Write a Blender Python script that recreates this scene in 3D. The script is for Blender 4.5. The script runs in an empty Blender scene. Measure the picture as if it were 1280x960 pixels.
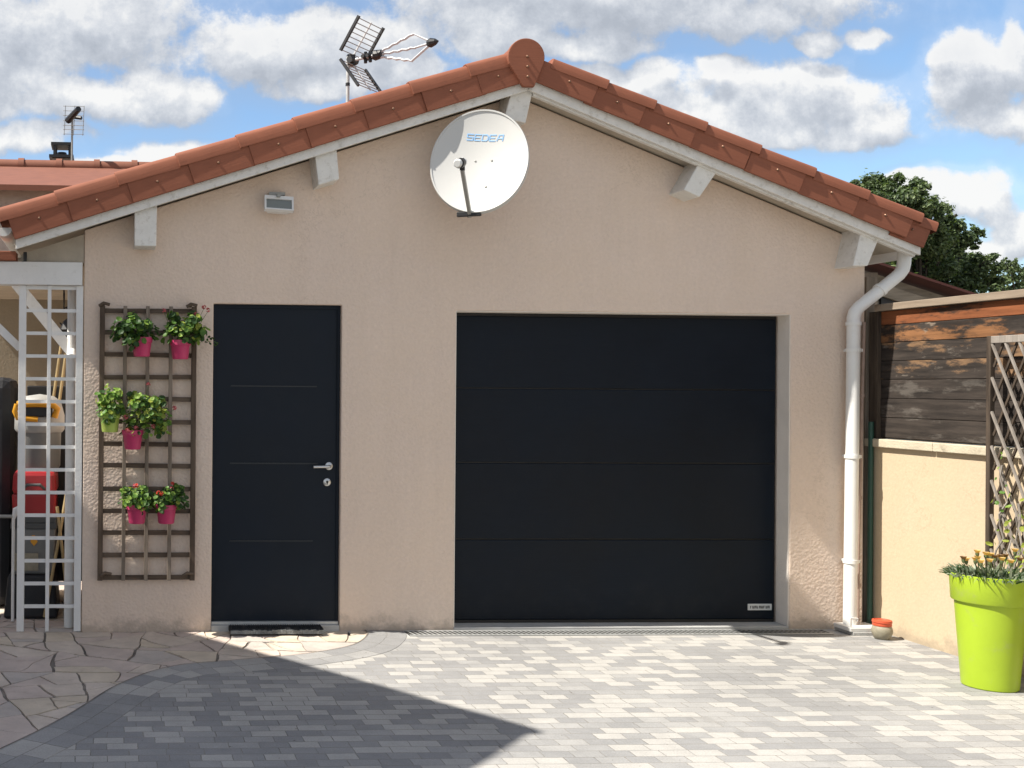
import bpy, bmesh, math, random
from mathutils import Vector, Matrix, noise
random.seed(7)
PI = math.pi
scene = bpy.context.scene
COL = scene.collection

# ------------------------------------------------------------------ camera
CAM = Vector((0.0, -7.154, 1.626))
F_PX, CX, CY = 1350.0, 206.9, 480.0
ROT = (Matrix.Rotation(-0.0515, 3, 'Z') @ Matrix.Rotation(PI/2 + 0.0018, 3, 'X') @ Matrix.Rotation(0.00796, 3, 'Z'))
cd = bpy.data.cameras.new('camera'); cam = bpy.data.objects.new('camera', cd); COL.objects.link(cam)
cam.matrix_world = Matrix.Translation(CAM) @ ROT.to_4x4()
cd.sensor_width = 36.0; cd.lens = F_PX/1280*36; cd.shift_x = (640-CX)/1280
cd.clip_start = 0.05; cd.clip_end = 3000
scene.camera = cam

def sky_uv(px, py):
    d = ROT @ Vector(((px-CX)/F_PX, -(py-CY)/F_PX, -1.0))
    return d.x/d.y, d.z/d.y

# ------------------------------------------------------------------ node helpers
class NT:
    def __init__(s, tree): s.t = tree; s.n = tree.nodes; s.l = tree.links
    def new(s, typ, ins=None, **kw):
        nd = s.n.new(typ)
        for k, v in kw.items(): setattr(nd, k, v)
        for k, v in (ins or {}).items(): s.set(nd, k, v)
        return nd
    def set(s, nd, k, v):
        sock = nd.inputs[k]
        if isinstance(v, bpy.types.NodeSocket): s.l.new(v, sock)
        elif isinstance(v, bpy.types.Node): s.l.new(v.outputs[0], sock)
        else:
            if isinstance(v, (tuple, list)) and sock.type == 'RGBA' and len(v) == 3: v = (*v, 1)
            sock.default_value = v
    def math(s, op, a, b=0.0, c=0.0, clamp=False):
        nd = s.new('ShaderNodeMath', {0: a, 1: b, 2: c}, operation=op); nd.use_clamp = clamp
        return nd.outputs[0]
    def vmath(s, op, a, b=(0, 0, 0)):
        nd = s.new('ShaderNodeVectorMath', {0: a, 1: b}, operation=op); return nd
    def ramp(s, fac, stops, interp='LINEAR'):
        nd = s.new('ShaderNodeValToRGB', {0: fac}); cr = nd.color_ramp; cr.interpolation = interp
        while len(cr.elements) < len(stops): cr.elements.new(0.5)
        for e, (p, c) in zip(cr.elements, stops):
            e.position = p; e.color = (*c, 1) if len(c) == 3 else c
        return nd.outputs[0]
    def mix(s, fac, a, b, mode='MIX'):
        nd = s.new('ShaderNodeMix', data_type='RGBA', blend_type=mode)
        s.set(nd, 0, fac); s.set(nd, 6, a); s.set(nd, 7, b); return nd.outputs[2]
    def noise(s, vec, scale, detail=4, rough=0.55, dist=0.0):
        return s.new('ShaderNodeTexNoise', {'Vector': vec, 'Scale': scale, 'Detail': detail, 'Roughness': rough, 'Distortion': dist})
    def mapr(s, v, a, b, c=0.0, d=1.0, smooth=False):
        nd = s.new('ShaderNodeMapRange', {'Value': v, 'From Min': a, 'From Max': b, 'To Min': c, 'To Max': d})
        if smooth: nd.interpolation_type = 'SMOOTHSTEP'
        return nd.outputs[0]

def new_mat(name):
    m = bpy.data.materials.new(name); m.use_nodes = True
    t = NT(m.node_tree); b = m.node_tree.nodes['Principled BSDF']
    return m, t, b

def coords(t, stretch=None):
    tc = t.new('ShaderNodeTexCoord').outputs['Object']
    if stretch: tc = t.vmath('MULTIPLY', tc, stretch).outputs[0]
    return tc

def simple(name, col, rough=0.6, var=0.12, scale=8.0, bump=0.0, bscale=60.0, metal=0.0, spec=0.5, stretch=None, dirt=None):
    m, t, b = new_mat(name)
    v = coords(t, stretch)
    n = t.noise(v, scale, 5, 0.6)
    f = t.mapr(n.outputs[0], 0.3, 0.7, 1-var, 1+var)
    c = t.vmath('SCALE', (col[0], col[1], col[2])); t.set(c, 3, f)
    cc = c.outputs[0]
    if dirt:
        n2 = t.noise(v, dirt[1], 6, 0.65)
        cc = t.mix(t.mapr(n2.outputs[0], dirt[2], dirt[2]+0.18, 0, dirt[3], True), cc, dirt[0])
    t.set(b, 'Base Color', cc)
    t.set(b, 'Roughness', t.mapr(n.outputs[0], 0.3, 0.7, max(0.05, rough-0.08), min(1, rough+0.08)))
    b.inputs['Metallic'].default_value = metal
    b.inputs['Specular IOR Level'].default_value = spec
    if bump:
        nb = t.noise(v, bscale, 4, 0.6)
        bp = t.new('ShaderNodeBump', {'Strength': bump, 'Distance': 0.01, 'Height': nb.outputs[0]})
        t.set(b, 'Normal', bp)
    return m

# ------------------------------------------------------------------ mesh helpers
class MB:
    def __init__(s): s.v = []; s.f = []; s.m = []; s.uv = None
    def add(s, vs, fs, mi=0, M=None):
        o = len(s.v)
        for p in vs:
            p = Vector(p)
            s.v.append(M @ p if M is not None else p)
        for f in fs: s.f.append([i+o for i in f]); s.m.append(mi)
        return s
    def box(s, x0, x1, y0, y1, z0, z1, mi=0, M=None):
        vs = [(x, y, z) for z in (z0, z1) for y in (y0, y1) for x in (x0, x1)]
        return s.add(vs, [(0, 2, 3, 1), (4, 5, 7, 6), (0, 1, 5, 4), (2, 6, 7, 3), (0, 4, 6, 2), (1, 3, 7, 5)], mi, M)
    def prism(s, pts, y0, y1, mi=0, M=None):      # pts in (x, z), counter-clockwise seen from the front (-y)
        n = len(pts)
        vs = [(x, y0, z) for x, z in pts] + [(x, y1, z) for x, z in pts]
        fs = [list(range(n)), list(range(2*n-1, n-1, -1))]
        for i in range(n):
            j = (i+1) % n; fs.append((i, i+n, j+n, j))
        return s.add(vs, fs, mi, M)
    def bar(s, a, b, w, h=None, up=(0, 0, 1), mi=0):
        a = Vector(a); b = Vector(b); h = h or w
        d = (b-a); L = d.length; d.normalize(); u = Vector(up)
        if abs(d.dot(u)) > 0.98: u = Vector((0, 1, 0))
        x = d.cross(u).normalized(); u = x.cross(d).normalized()
        M = Matrix(((x.x, d.x, u.x, a.x), (x.y, d.y, u.y, a.y), (x.z, d.z, u.z, a.z), (0, 0, 0, 1)))
        return s.box(-w/2, w/2, 0, L, -h/2, h/2, mi, M)
    def tube(s, pts, r, n=10, mi=0, cap=True):
        pts = [Vector(p) for p in pts]; rs = r if isinstance(r, (list, tuple)) else [r]*len(pts)
        vs = []; fs = []; prev = None
        for i, p in enumerate(pts):
            if i == 0: d = pts[1]-p
            elif i == len(pts)-1: d = p-pts[i-1]
            else: d = (pts[i+1]-p).normalized() + (p-pts[i-1]).normalized()
            d.normalize()
            if prev is None:
                u = Vector((0, 0, 1)) if abs(d.z) < 0.9 else Vector((1, 0, 0))
                x = d.cross(u).normalized()
            else:
                x = (prev - d*prev.dot(d)).normalized()
            prev = x; y = d.cross(x)
            for k in range(n):
                a = 2*PI*k/n; vs.append(p + (x*math.cos(a)+y*math.sin(a))*rs[i])
        for i in range(len(pts)-1):
            for k in range(n):
                k2 = (k+1) % n
                fs.append((i*n+k, i*n+k2, (i+1)*n+k2, (i+1)*n+k))
        if cap:
            fs.append(list(range(n-1, -1, -1))); fs.append([(len(pts)-1)*n+k for k in range(n)])
        return s.add(vs, fs, mi)
    def lathe(s, prof, c=(0, 0, 0), n=32, mi=0, M=None):   # prof: (r, z)
        vs = []; fs = []
        for r, z in prof:
            for k in range(n):
                a = 2*PI*k/n; vs.append((c[0]+r*math.cos(a), c[1]+r*math.sin(a), c[2]+z))
        for i in range(len(prof)-1):
            for k in range(n):
                k2 = (k+1) % n; fs.append((i*n+k, i*n+k2, (i+1)*n+k2, (i+1)*n+k))
        if prof[0][0] > 1e-4: fs.append(list(range(n-1, -1, -1)))
        if prof[-1][0] > 1e-4: fs.append([(len(prof)-1)*n+k for k in range(n)])
        return s.add(vs, fs, mi, M)
    def leaf(s, c, nrm, r, mi=0, aspect=1.0, n=6, cup=0.25):
        nrm = Vector(nrm).normalized(); u = nrm.orthogonal().normalized()
        a0 = random.uniform(0, 2*PI); u = Matrix.Rotation(a0, 3, nrm) @ u; w = nrm.cross(u)
        c = Vector(c); vs = [c - nrm*r*cup]
        for k in range(n):
            a = 2*PI*k/n; rr = r*random.uniform(0.82, 1.1)
            vs.append(c + u*math.cos(a)*rr + w*math.sin(a)*rr*aspect)
        return s.add(vs, [(0, 1+k, 1+(k+1) % n) for k in range(n)], mi)

def world_loc(o):
    p = Vector((0, 0, 0))
    while o is not None: p += o.location; o = o.parent
    return p

def obj(name, mb, mats, parent=None, local=False, smooth=False, bevel=0.0, loc=None, angle=40):
    me = bpy.data.meshes.new(name)
    off = Vector((0, 0, 0))
    if not local:
        if parent is not None: off = world_loc(parent)
        elif loc is not None: off = Vector(loc)
    me.from_pydata([tuple(v-off) for v in mb.v], [], mb.f)
    if not isinstance(mats, (list, tuple)): mats = [mats]
    for m in mats: me.materials.append(m)
    for p, mi in zip(me.polygons, mb.m): p.material_index = min(mi, len(mats)-1)
    bm = bmesh.new(); bm.from_mesh(me); bmesh.ops.remove_doubles(bm, verts=bm.verts, dist=1e-6) if bevel else None
    if not name in ('foliage', 'crown', 'leaves', 'flower', 'grid_rods'):
        bmesh.ops.recalc_face_normals(bm, faces=bm.faces)
    bm.to_mesh(me); bm.free()
    if mb.uv:
        ul = me.uv_layers.new(name='UVMap')
        for lp in me.loops: ul.data[lp.index].uv = mb.uv[lp.vertex_index]
    if smooth:
        for p in me.polygons: p.use_smooth = True
        try: me.set_sharp_from_angle(angle=math.radians(angle))
        except Exception: pass
    o = bpy.data.objects.new(name, me); COL.objects.link(o)
    if parent is not None: o.parent = parent
    elif loc is not None: o.location = loc
    if bevel:
        b = o.modifiers.new('bevel', 'BEVEL'); b.width = bevel; b.segments = 2; b.limit_method = 'ANGLE'; b.angle_limit = math.radians(35)
    return o

def tag(o, label=None, cat=None, group=None, kind=None):
    if label: o['label'] = label
    if cat: o['category'] = cat
    if group: o['group'] = group
    if kind: o['kind'] = kind
    return o

def thing(name, label, cat, loc=(0, 0, 0), group=None):
    o = bpy.data.objects.new(name, None); COL.objects.link(o); o.location = loc; o.empty_display_size = 0.1
    return tag(o, label, cat, group)

def copy_tree(o, parent=None):
    c = o.copy(); COL.objects.link(c); c.parent = parent
    for ch in list(o.children): copy_tree(ch, c)
    return c

# ------------------------------------------------------------------ materials
# rendered wall, roughcast
def plaster(name, col, rough_bump=0.9, stain=0.1):
    m, t, b = new_mat(name)
    v = coords(t)
    big = t.noise(v, 1.1, 5, 0.6); fine = t.noise(v, 42, 6, 0.7)
    vs = t.vmath('MULTIPLY', v, (5, 5, 0.5)).outputs[0]; streak = t.noise(vs, 1.5, 4, 0.6)
    f = t.math('ADD', t.mapr(big.outputs[0], 0.3, 0.7, 1-stain, 1+stain*0.7), t.mapr(fine.outputs[0], 0.3, 0.7, -0.06, 0.06))
    f = t.math('ADD', f, t.mapr(streak.outputs[0], 0.35, 0.65, -0.015, 0.015))
    c = t.vmath('SCALE', col); t.set(c, 3, f)
    warm = t.noise(v, 2.3, 3)
    cc = t.mix(t.mapr(warm.outputs[0], 0.35, 0.65, 0, 0.35), c.outputs[0], (col[0]*0.97, col[1]*0.95, col[2]*0.88))
    # rain streaks: long narrow stains with ragged ends, and a few hairline cracks
    st2 = t.noise(t.vmath('MULTIPLY', v, (9, 9, 0.55)).outputs[0], 1.0, 5, 0.6); pt = t.noise(v, 0.9, 3, 0.5)
    k2 = t.math('MULTIPLY', t.mapr(st2.outputs[0], 0.55, 0.74, 0, 0.085, True), t.mapr(pt.outputs[0], 0.42, 0.62, 0, 1, True))
    cc = t.mix(k2, cc, (col[0]*0.62, col[1]*0.60, col[2]*0.56))
    cr = t.noise(v, 1.7, 8, 0.62); ca_ = t.math('ABSOLUTE', t.math('SUBTRACT', cr.outputs[0], 0.5))
    k3 = t.math('MULTIPLY', t.mapr(ca_, 0.0, 0.0035, 0.35, 0.0), t.mapr(t.noise(v, 0.7, 2).outputs[0], 0.54, 0.60, 0, 1))
    cc = t.mix(k3, cc, (col[0]*0.5, col[1]*0.48, col[2]*0.45))
    # splash-back dirt close to the ground, kept as a stain with its own ragged shape
    sep = t.new('ShaderNodeSeparateXYZ', {0: v})
    dz = t.math('ADD', sep.outputs[2], t.mapr(t.noise(v, 7, 6, 0.7).outputs[0], 0.3, 0.7, -0.07, 0.07))
    cc = t.mix(t.mapr(dz, 0.0, 0.1, 0.45, 0.0, True), cc, (0.20, 0.175, 0.14))
    t.set(b, 'Base Color', cc); b.inputs['Roughness'].default_value = 0.95; b.inputs['Specular IOR Level'].default_value = 0.2
    vo = t.new('ShaderNodeTexVoronoi', {'Vector': v, 'Scale': 62.0}, feature='SMOOTH_F1')
    h = t.math('ADD', t.math('MULTIPLY', vo.outputs[0], -0.8), t.math('MULTIPLY', fine.outputs[0], 0.8))
    bp = t.new('ShaderNodeBump', {'Strength': rough_bump, 'Distance': 0.005, 'Height': h})
    t.set(b, 'Normal', bp)
    return m
M_wall = plaster('roughcast', (0.70, 0.575, 0.485), 0.9, 0.05)
M_bound = plaster('boundary_render', (0.52, 0.42, 0.295), 0.22, 0.05)
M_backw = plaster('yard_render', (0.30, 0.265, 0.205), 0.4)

def terracotta(name, col):
    m, t, b = new_mat(name)
    v = coords(t)
    st = t.vmath('MULTIPLY', v, (1.5, 8, 30)).outputs[0]
    n = t.noise(st, 3, 6, 0.65); n2 = t.noise(v, 5, 5, 0.6)
    oi = t.new('ShaderNodeObjectInfo')
    f = t.math('ADD', t.mapr(n.outputs[0], 0.3, 0.7, 0.92, 1.08), t.mapr(n2.outputs[0], 0.3, 0.7, -0.10, 0.10))
    f = t.math('ADD', f, t.mapr(oi.outputs['Random'], 0, 1, -0.06, 0.06))
    c = t.vmath('SCALE', col); t.set(c, 3, f)
    cc = t.mix(t.mapr(t.noise(v, 14, 6, 0.7).outputs[0], 0.62, 0.78, 0, 0.15, True), c.outputs[0], (col[0]*0.45, col[1]*0.7, col[2]*0.8))
    t.set(b, 'Base Color', cc); b.inputs['Roughness'].default_value = 0.75; b.inputs['Specular IOR Level'].default_value = 0.35
    t.set(b, 'Normal', t.new('ShaderNodeBump', {'Strength': 0.25, 'Distance': 0.004, 'Height': n.outputs[0]}))
    return m
M_tile = terracotta('terracotta', (0.245, 0.086, 0.048))
M_tile2 = terracotta('old_terracotta', (0.20, 0.078, 0.047))
M_tile3 = terracotta('dark_red_sheet', (0.10, 0.034, 0.028))

M_white = simple('white_paint', (0.70, 0.69, 0.655), 0.55, 0.06, 6, 0.25, 40, stretch=(3, 3, 3), dirt=((0.40, 0.375, 0.32), 7, 0.52, 0.55))
M_white2 = simple('white_lattice_paint', (0.72, 0.72, 0.71), 0.45, 0.05, 10, 0.15, 60, dirt=((0.42, 0.41, 0.37), 14, 0.6, 0.5))
M_soffit = simple('soffit_boards', (0.42, 0.37, 0.30), 0.8, 0.15, 5, 0.3, 30)
M_pvc = simple('white_pvc', (0.72, 0.72, 0.70), 0.38, 0.03, 4, dirt=((0.5, 0.48, 0.43), 6, 0.58, 0.4))
M_dishw = simple('dish_white', (0.53, 0.53, 0.515), 0.4, 0.02, 3)
def doorpaint(name, col, grain, gs, rough, spec):
    m, t, b = new_mat(name)
    v = coords(t)
    n = t.noise(v, 1.7, 5, 0.6); gr = t.noise(t.vmath('MULTIPLY', v, grain).outputs[0], 1.0, 5, 0.6)
    du = t.noise(v, 9, 6, 0.68); sp_ = t.new('ShaderNodeSeparateXYZ', {0: v}).outputs[2]
    f = t.math('ADD', t.mapr(n.outputs[0], 0.3, 0.7, 0.85, 1.15), t.mapr(gr.outputs[0], 0.3, 0.7, -0.1, 0.1))
    c = t.vmath('SCALE', col); t.set(c, 3, f)
    dk = t.math('MULTIPLY', t.mapr(du.outputs[0], 0.45, 0.72, 0, 1, True), t.mapr(sp_, 0.0, 0.4, 0.035, 0.006))
    t.set(b, 'Base Color', t.mix(dk, c.outputs[0], (0.16, 0.145, 0.125)))
    t.set(b, 'Roughness', t.mapr(n.outputs[0], 0.3, 0.7, rough-0.06, rough+0.1)); b.inputs['Specular IOR Level'].default_value = spec
    t.set(b, 'Normal', t.new('ShaderNodeBump', {'Strength': gs, 'Distance': 0.002, 'Height': gr.outputs[0]}))
    return m
M_anthra = doorpaint('anthracite_paint', (0.0058, 0.0105, 0.0185), (420, 420, 420), 0.12, 0.48, 0.20)
M_anthra2 = doorpaint('anthracite_garage', (0.0046, 0.0086, 0.0155), (7, 60, 260), 0.35, 0.46, 0.17)
M_black = simple('black_plastic', (0.012, 0.012, 0.013), 0.5, 0.2, 12)
M_inlay = simple('inlay_metal', (0.022, 0.026, 0.031), 0.4, 0.05, 10, metal=0.4)
M_steel = simple('brushed_steel', (0.55, 0.55, 0.54), 0.32, 0.05, 40, metal=1.0)
M_alu = simple('aluminium', (0.50, 0.515, 0.53), 0.45, 0.05, 40, metal=0.0)
M_greym = simple('grey_metal', (0.30, 0.30, 0.28), 0.5, 0.1, 20, metal=0.4)
M_screw = simple('screw_head', (0.26, 0.15, 0.10), 0.4, 0.1, 30, metal=0.6)
M_conc = simple('concrete_sill', (0.42, 0.42, 0.41), 0.85, 0.12, 6, 0.3, 90, dirt=((0.2, 0.19, 0.17), 8, 0.56, 0.5))
M_coping = simple('coping_stone', (0.50, 0.44, 0.33), 0.9, 0.12, 7, 0.4, 60, dirt=((0.22, 0.19, 0.14), 10, 0.55, 0.6))
M_galva = simple('galvanised', (0.50, 0.51, 0.50), 0.5, 0.1, 30, metal=0.5)
M_hole = simple('drain_dark', (0.03, 0.03, 0.03), 0.9, 0.2, 10)
M_glass, _t, _b = new_mat('lamp_glass'); _b.inputs['Base Color'].default_value = (0.17, 0.19, 0.185, 1); _b.inputs['Roughness'].default_value = 0.12
M_blue = simple('blue_print', (0.25, 0.45, 0.72), 0.5, 0.05, 10)
M_ink = simple('black_ink', (0.02, 0.02, 0.022), 0.5, 0.05, 10)
M_label = simple('label_white', (0.62, 0.63, 0.62), 0.4, 0.03, 10)
M_pink = simple('pink_plastic', (0.52, 0.045, 0.14), 0.45, 0.12, 14, spec=0.4, dirt=((0.36, 0.10, 0.13), 18, 0.55, 0.6))
M_lime = simple('lime_plastic', (0.33, 0.46, 0.025), 0.40, 0.05, 5, 0.05, 25, spec=0.4, dirt=((0.30, 0.32, 0.14), 8, 0.56, 0.38))
M_limes = simple('small_lime_plastic', (0.42, 0.55, 0.11), 0.4, 0.05, 6)
M_soil = simple('potting_soil', (0.045, 0.032, 0.022), 0.95, 0.3, 40, 0.8, 50)
M_yellow = simple('yellow_plastic', (0.62, 0.29, 0.015), 0.4, 0.05, 6)
M_red = simple('red_plastic', (0.32, 0.018, 0.022), 0.35, 0.08, 6)
M_lgrey = simple('light_grey_plastic', (0.33, 0.33, 0.315), 0.5, 0.05, 6)
M_dgrey = simple('dark_grey_plastic', (0.075, 0.08, 0.082), 0.5, 0.1, 8)
M_mgrey = simple('mid_grey_plastic', (0.17, 0.175, 0.17), 0.5, 0.08, 8)
M_tarp = simple('black_tarp', (0.010, 0.011, 0.014), 0.6, 0.2, 6, 0.6, 12)
M_green = simple('green_post_paint', (0.012, 0.055, 0.04), 0.5, 0.15, 20)
M_copper = simple('old_conduit', (0.34, 0.25, 0.21), 0.6, 0.15, 20)
M_bamboo = simple('bamboo', (0.40, 0.30, 0.15), 0.6, 0.15, 20)
M_stone = simple('stoneware', (0.27, 0.245, 0.18), 0.6, 0.2, 25, 0.2, 40)
M_lid = simple('orange_lid', (0.52, 0.085, 0.035), 0.5, 0.1, 10)
M_mat = simple('rubber_mat', (0.016, 0.018, 0.022), 0.9, 0.3, 60, 0.8, 120)
M_matf = simple('mat_edge', (0.17, 0.18, 0.18), 0.9, 0.5, 30, 0.8, 60)
M_chim = simple('chimney_render', (0.25, 0.23, 0.19), 0.9, 0.15, 8)
M_stonew = simple('old_stone_wall', (0.40, 0.33, 0.28), 0.9, 0.2, 3, 0.6, 12, dirt=((0.2, 0.16, 0.13), 4, 0.5, 0.5))

def wood(name, c1, c2, axis=0, patch=None, sc=1.0):
    m, t, b = new_mat(name)
    v = coords(t); oi = t.new('ShaderNodeObjectInfo')
    v = t.vmath('ADD', v, t.vmath('SCALE', (13.7, 5.1, 7.7)).outputs[0])
    vv = t.new('ShaderNodeVectorMath', {0: coords(t)}, operation='ADD')
    sh = t.new('ShaderNodeCombineXYZ', {0: t.math('MULTIPLY', oi.outputs['Random'], 17.0), 1: t.math('MULTIPLY', oi.outputs['Random'], 9.0), 2: t.math('MULTIPLY', oi.outputs['Random'], 31.0)})
    t.set(vv, 1, sh)
    st = [30, 30, 30]; st[axis] = 2.5
    g = t.noise(t.vmath('MULTIPLY', vv.outputs[0], tuple(x*sc for x in st)).outputs[0], 1.0, 6, 0.65)
    c = t.mix(t.mapr(g.outputs[0], 0.32, 0.68), c1, c2)
    if patch:
        for col, scl, thr, amt in patch:
            stp = [scl*2.2]*3; stp[axis] = scl*0.6
            pn = t.noise(t.vmath('MULTIPLY', vv.outputs[0], tuple(stp)).outputs[0], 1.0, 7, 0.68)
            k = t.mapr(pn.outputs[0], thr, thr+0.1, 0, amt, True)
            dk = t.vmath('SCALE', col); t.set(dk, 3, t.mapr(g.outputs[0], 0.3, 0.7, 0.6, 1.25))
            c = t.mix(k, c, dk.outputs[0])
    t.set(b, 'Base Color', c); b.inputs['Roughness'].default_value = 0.85; b.inputs['Specular IOR Level'].default_value = 0.25
    t.set(b, 'Normal', t.new('ShaderNodeBump', {'Strength': 0.5, 'Distance': 0.003, 'Height': g.outputs[0]}))
    return m
M_trel = wood('trellis_wood', (0.07, 0.05, 0.037), (0.155, 0.115, 0.085), 0)
M_trelv = wood('trellis_stile_wood', (0.13, 0.102, 0.078), (0.28, 0.23, 0.185), 2)
M_trelo = wood('trellis_outer_wood', (0.062, 0.043, 0.031), (0.15, 0.11, 0.08), 2)
M_plank_worn = wood('worn_plank', (0.016, 0.013, 0.0115), (0.056, 0.045, 0.038), 1, patch=[((0.23, 0.078, 0.030), 2.4, 0.37, 0.92), ((0.03, 0.02, 0.015), 3.6, 0.50, 0.9), ((0.40, 0.22, 0.11), 8, 0.66, 0.6)])
M_plank_low = wood('streaked_plank', (0.016, 0.013, 0.0115), (0.056, 0.045, 0.038), 1, patch=[((0.27, 0.16, 0.085), 3.2, 0.52, 0.8), ((0.22, 0.19, 0.16), 8, 0.58, 0.6)])
M_plank_mid = wood('patchy_plank', (0.016, 0.013, 0.0115), (0.056, 0.045, 0.038), 1, patch=[((0.26, 0.12, 0.05), 3.4, 0.46, 0.85), ((0.025, 0.020, 0.017), 6, 0.50, 0.9), ((0.28, 0.23, 0.18), 9, 0.60, 0.7)])
M_plank = wood('black_plank', (0.016, 0.013, 0.0115), (0.056, 0.045, 0.038), 1, patch=[((0.14, 0.125, 0.11), 3, 0.56, 0.6)])
M_rail = wood('grey_rail', (0.20, 0.155, 0.115), (0.31, 0.25, 0.19), 1)
M_post = wood('dark_post', (0.03, 0.022, 0.017), (0.10, 0.075, 0.055), 2)
M_gpost = wood('grey_post', (0.16, 0.13, 0.10), (0.30, 0.25, 0.20), 2)
M_slat = wood('weathered_slat', (0.17, 0.15, 0.13), (0.33, 0.295, 0.26), 2)
M_shedw = wood('shed_boards', (0.20, 0.165, 0.125), (0.40, 0.345, 0.27), 0, patch=[((0.09, 0.07, 0.055), 3, 0.55, 0.7)])
M_stem = simple('stem', (0.16, 0.14, 0.09), 0.8, 0.2, 30)
M_bark = simple('bark', (0.055, 0.045, 0.035), 0.9, 0.25, 14, 0.5, 30)
M_stemg = simple('green_stem', (0.10, 0.13, 0.05), 0.8, 0.2, 30)

def leafmat(name, col, trans=0.3):
    m, t, b = new_mat(name)
    n = t.noise(coords(t), 30, 3)
    c = t.vmath('SCALE', col); t.set(c, 3, t.mapr(n.outputs[0], 0.3, 0.7, 0.7, 1.3))
    t.set(b, 'Base Color', c.outputs[0]); b.inputs['Roughness'].default_value = 0.5; b.inputs['Specular IOR Level'].default_value = 0.3
    tr = t.new('ShaderNodeBsdfTranslucent', {'Color': (col[0]*1.3, col[1]*1.5, col[2]*0.6)})
    mx = t.new('ShaderNodeMixShader', {0: trans, 1: b.outputs[0], 2: tr.outputs[0]})
    t.l.new(mx.outputs[0], t.n['Material Output'].inputs[0])
    return m
L_dark = leafmat('leaf_dark', (0.035, 0.08, 0.022))
L_mid = leafmat('leaf_mid', (0.09, 0.18, 0.034))
L_light = leafmat('leaf_light', (0.21, 0.32, 0.06))
L_yel = leafmat('leaf_yellow', (0.26, 0.30, 0.05))
L_silver = leafmat('leaf_silver', (0.25, 0.285, 0.20), 0.2)
L_silver2 = leafmat('leaf_grey_green', (0.10, 0.135, 0.085), 0.2)
L_t1 = leafmat('tree_leaf_dark', (0.052, 0.078, 0.038))
L_t2 = leafmat('tree_leaf_mid', (0.10, 0.142, 0.062))
L_t3 = leafmat('tree_leaf_light', (0.17, 0.215, 0.10))
P_pink = leafmat('petal_pink', (0.55, 0.14, 0.17), 0.3)
P_red = leafmat('petal_red', (0.55, 0.07, 0.05), 0.3)
P_or = leafmat('petal_orange', (0.72, 0.47, 0.17), 0.3)
P_or2 = leafmat('petal_brown', (0.22, 0.12, 0.05), 0.3)

# ground materials
def paving_mat(name, uv=False, L=0.138, W=0.080):
    m, t, b = new_mat(name)
    tc = t.new('ShaderNodeTexCoord'); v = tc.outputs['UV'] if uv else tc.outputs['Object']
    jit = t.noise(v, 3.0, 2); v2 = t.vmath('ADD', v, t.vmath('MULTIPLY', t.vmath('SUBTRACT', jit.outputs[1], (0.5, 0.5, 0.5)).outputs[0], (0.016, 0.010, 0)).outputs[0]).outputs[0]
    jf = t.noise(v, 38, 3, 0.6); v2 = t.vmath('ADD', v2, t.vmath('MULTIPLY', t.vmath('SUBTRACT', jf.outputs[1], (0.5, 0.5, 0.5)).outputs[0], (0.009, 0.007, 0)).outputs[0]).outputs[0]
    br = t.new('ShaderNodeTexBrick', {'Vector': v2, 'Color1': (0, 0, 0, 1), 'Color2': (1, 1, 1, 1), 'Mortar': (0.5, 0.5, 0.5, 1), 'Scale': 1.0,
               'Mortar Size': 0.0028, 'Mortar Smooth': 0.5, 'Bias': 0.0, 'Brick Width': L, 'Row Height': W})
    br.offset = 0.43; br.offset_frequency = 2; br.squash = 1.22; br.squash_frequency = 3
    tone = t.ramp(br.outputs[0], [(0.0, (0.245, 0.244, 0.243)), (0.30, (0.272, 0.270, 0.266)), (0.50, (0.305, 0.301, 0.293)), (0.64, (0.372, 0.362, 0.342))], 'CONSTANT')
    big = t.noise(v, 0.9, 4, 0.6); fine = t.noise(v, 120, 4, 0.7); med = t.noise(v, 11, 5, 0.65)
    f = t.math('ADD', t.mapr(fine.outputs[0], 0.3, 0.7, 0.86, 1.14), t.mapr(big.outputs[0], 0.3, 0.7, -0.09, 0.09))
    f = t.math('ADD', f, t.mapr(med.outputs[0], 0.3, 0.7, -0.08, 0.08))
    c = t.vmath('SCALE', tone); t.set(c, 3, f)
    cc = t.mix(t.math('MULTIPLY', br.outputs[1], t.mapr(med.outputs[0], 0.35, 0.65, 0.25, 0.95)), c.outputs[0], t.mix(t.mapr(big.outputs[0], 0.4, 0.6), (0.10, 0.094, 0.083), (0.21, 0.19, 0.16)))
    stn = t.noise(v, 1.9, 7, 0.7)
    cc = t.mix(t.mapr(stn.outputs[0], 0.58, 0.72, 0, 0.28, True), cc, (0.15, 0.14, 0.125))
    spk = t.noise(v, 26, 2, 0.5)
    cc = t.mix(t.mapr(spk.outputs[0], 0.735, 0.76, 0, 0.7), cc, (0.07, 0.055, 0.04))
    t.set(b, 'Base Color', cc); b.inputs['Roughness'].default_value = 0.9; b.inputs['Specular IOR Level'].default_value = 0.25
    h = t.math('SUBTRACT', t.math('MULTIPLY', fine.outputs[0], 0.25), br.outputs[1])
    t.set(b, 'Normal', t.new('ShaderNodeBump', {'Strength': 0.5, 'Distance': 0.004, 'Height': h}))
    return m
M_pave = paving_mat('block_paving')
M_border = paving_mat('border_blocks', True, 0.17, 0.125)

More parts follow.
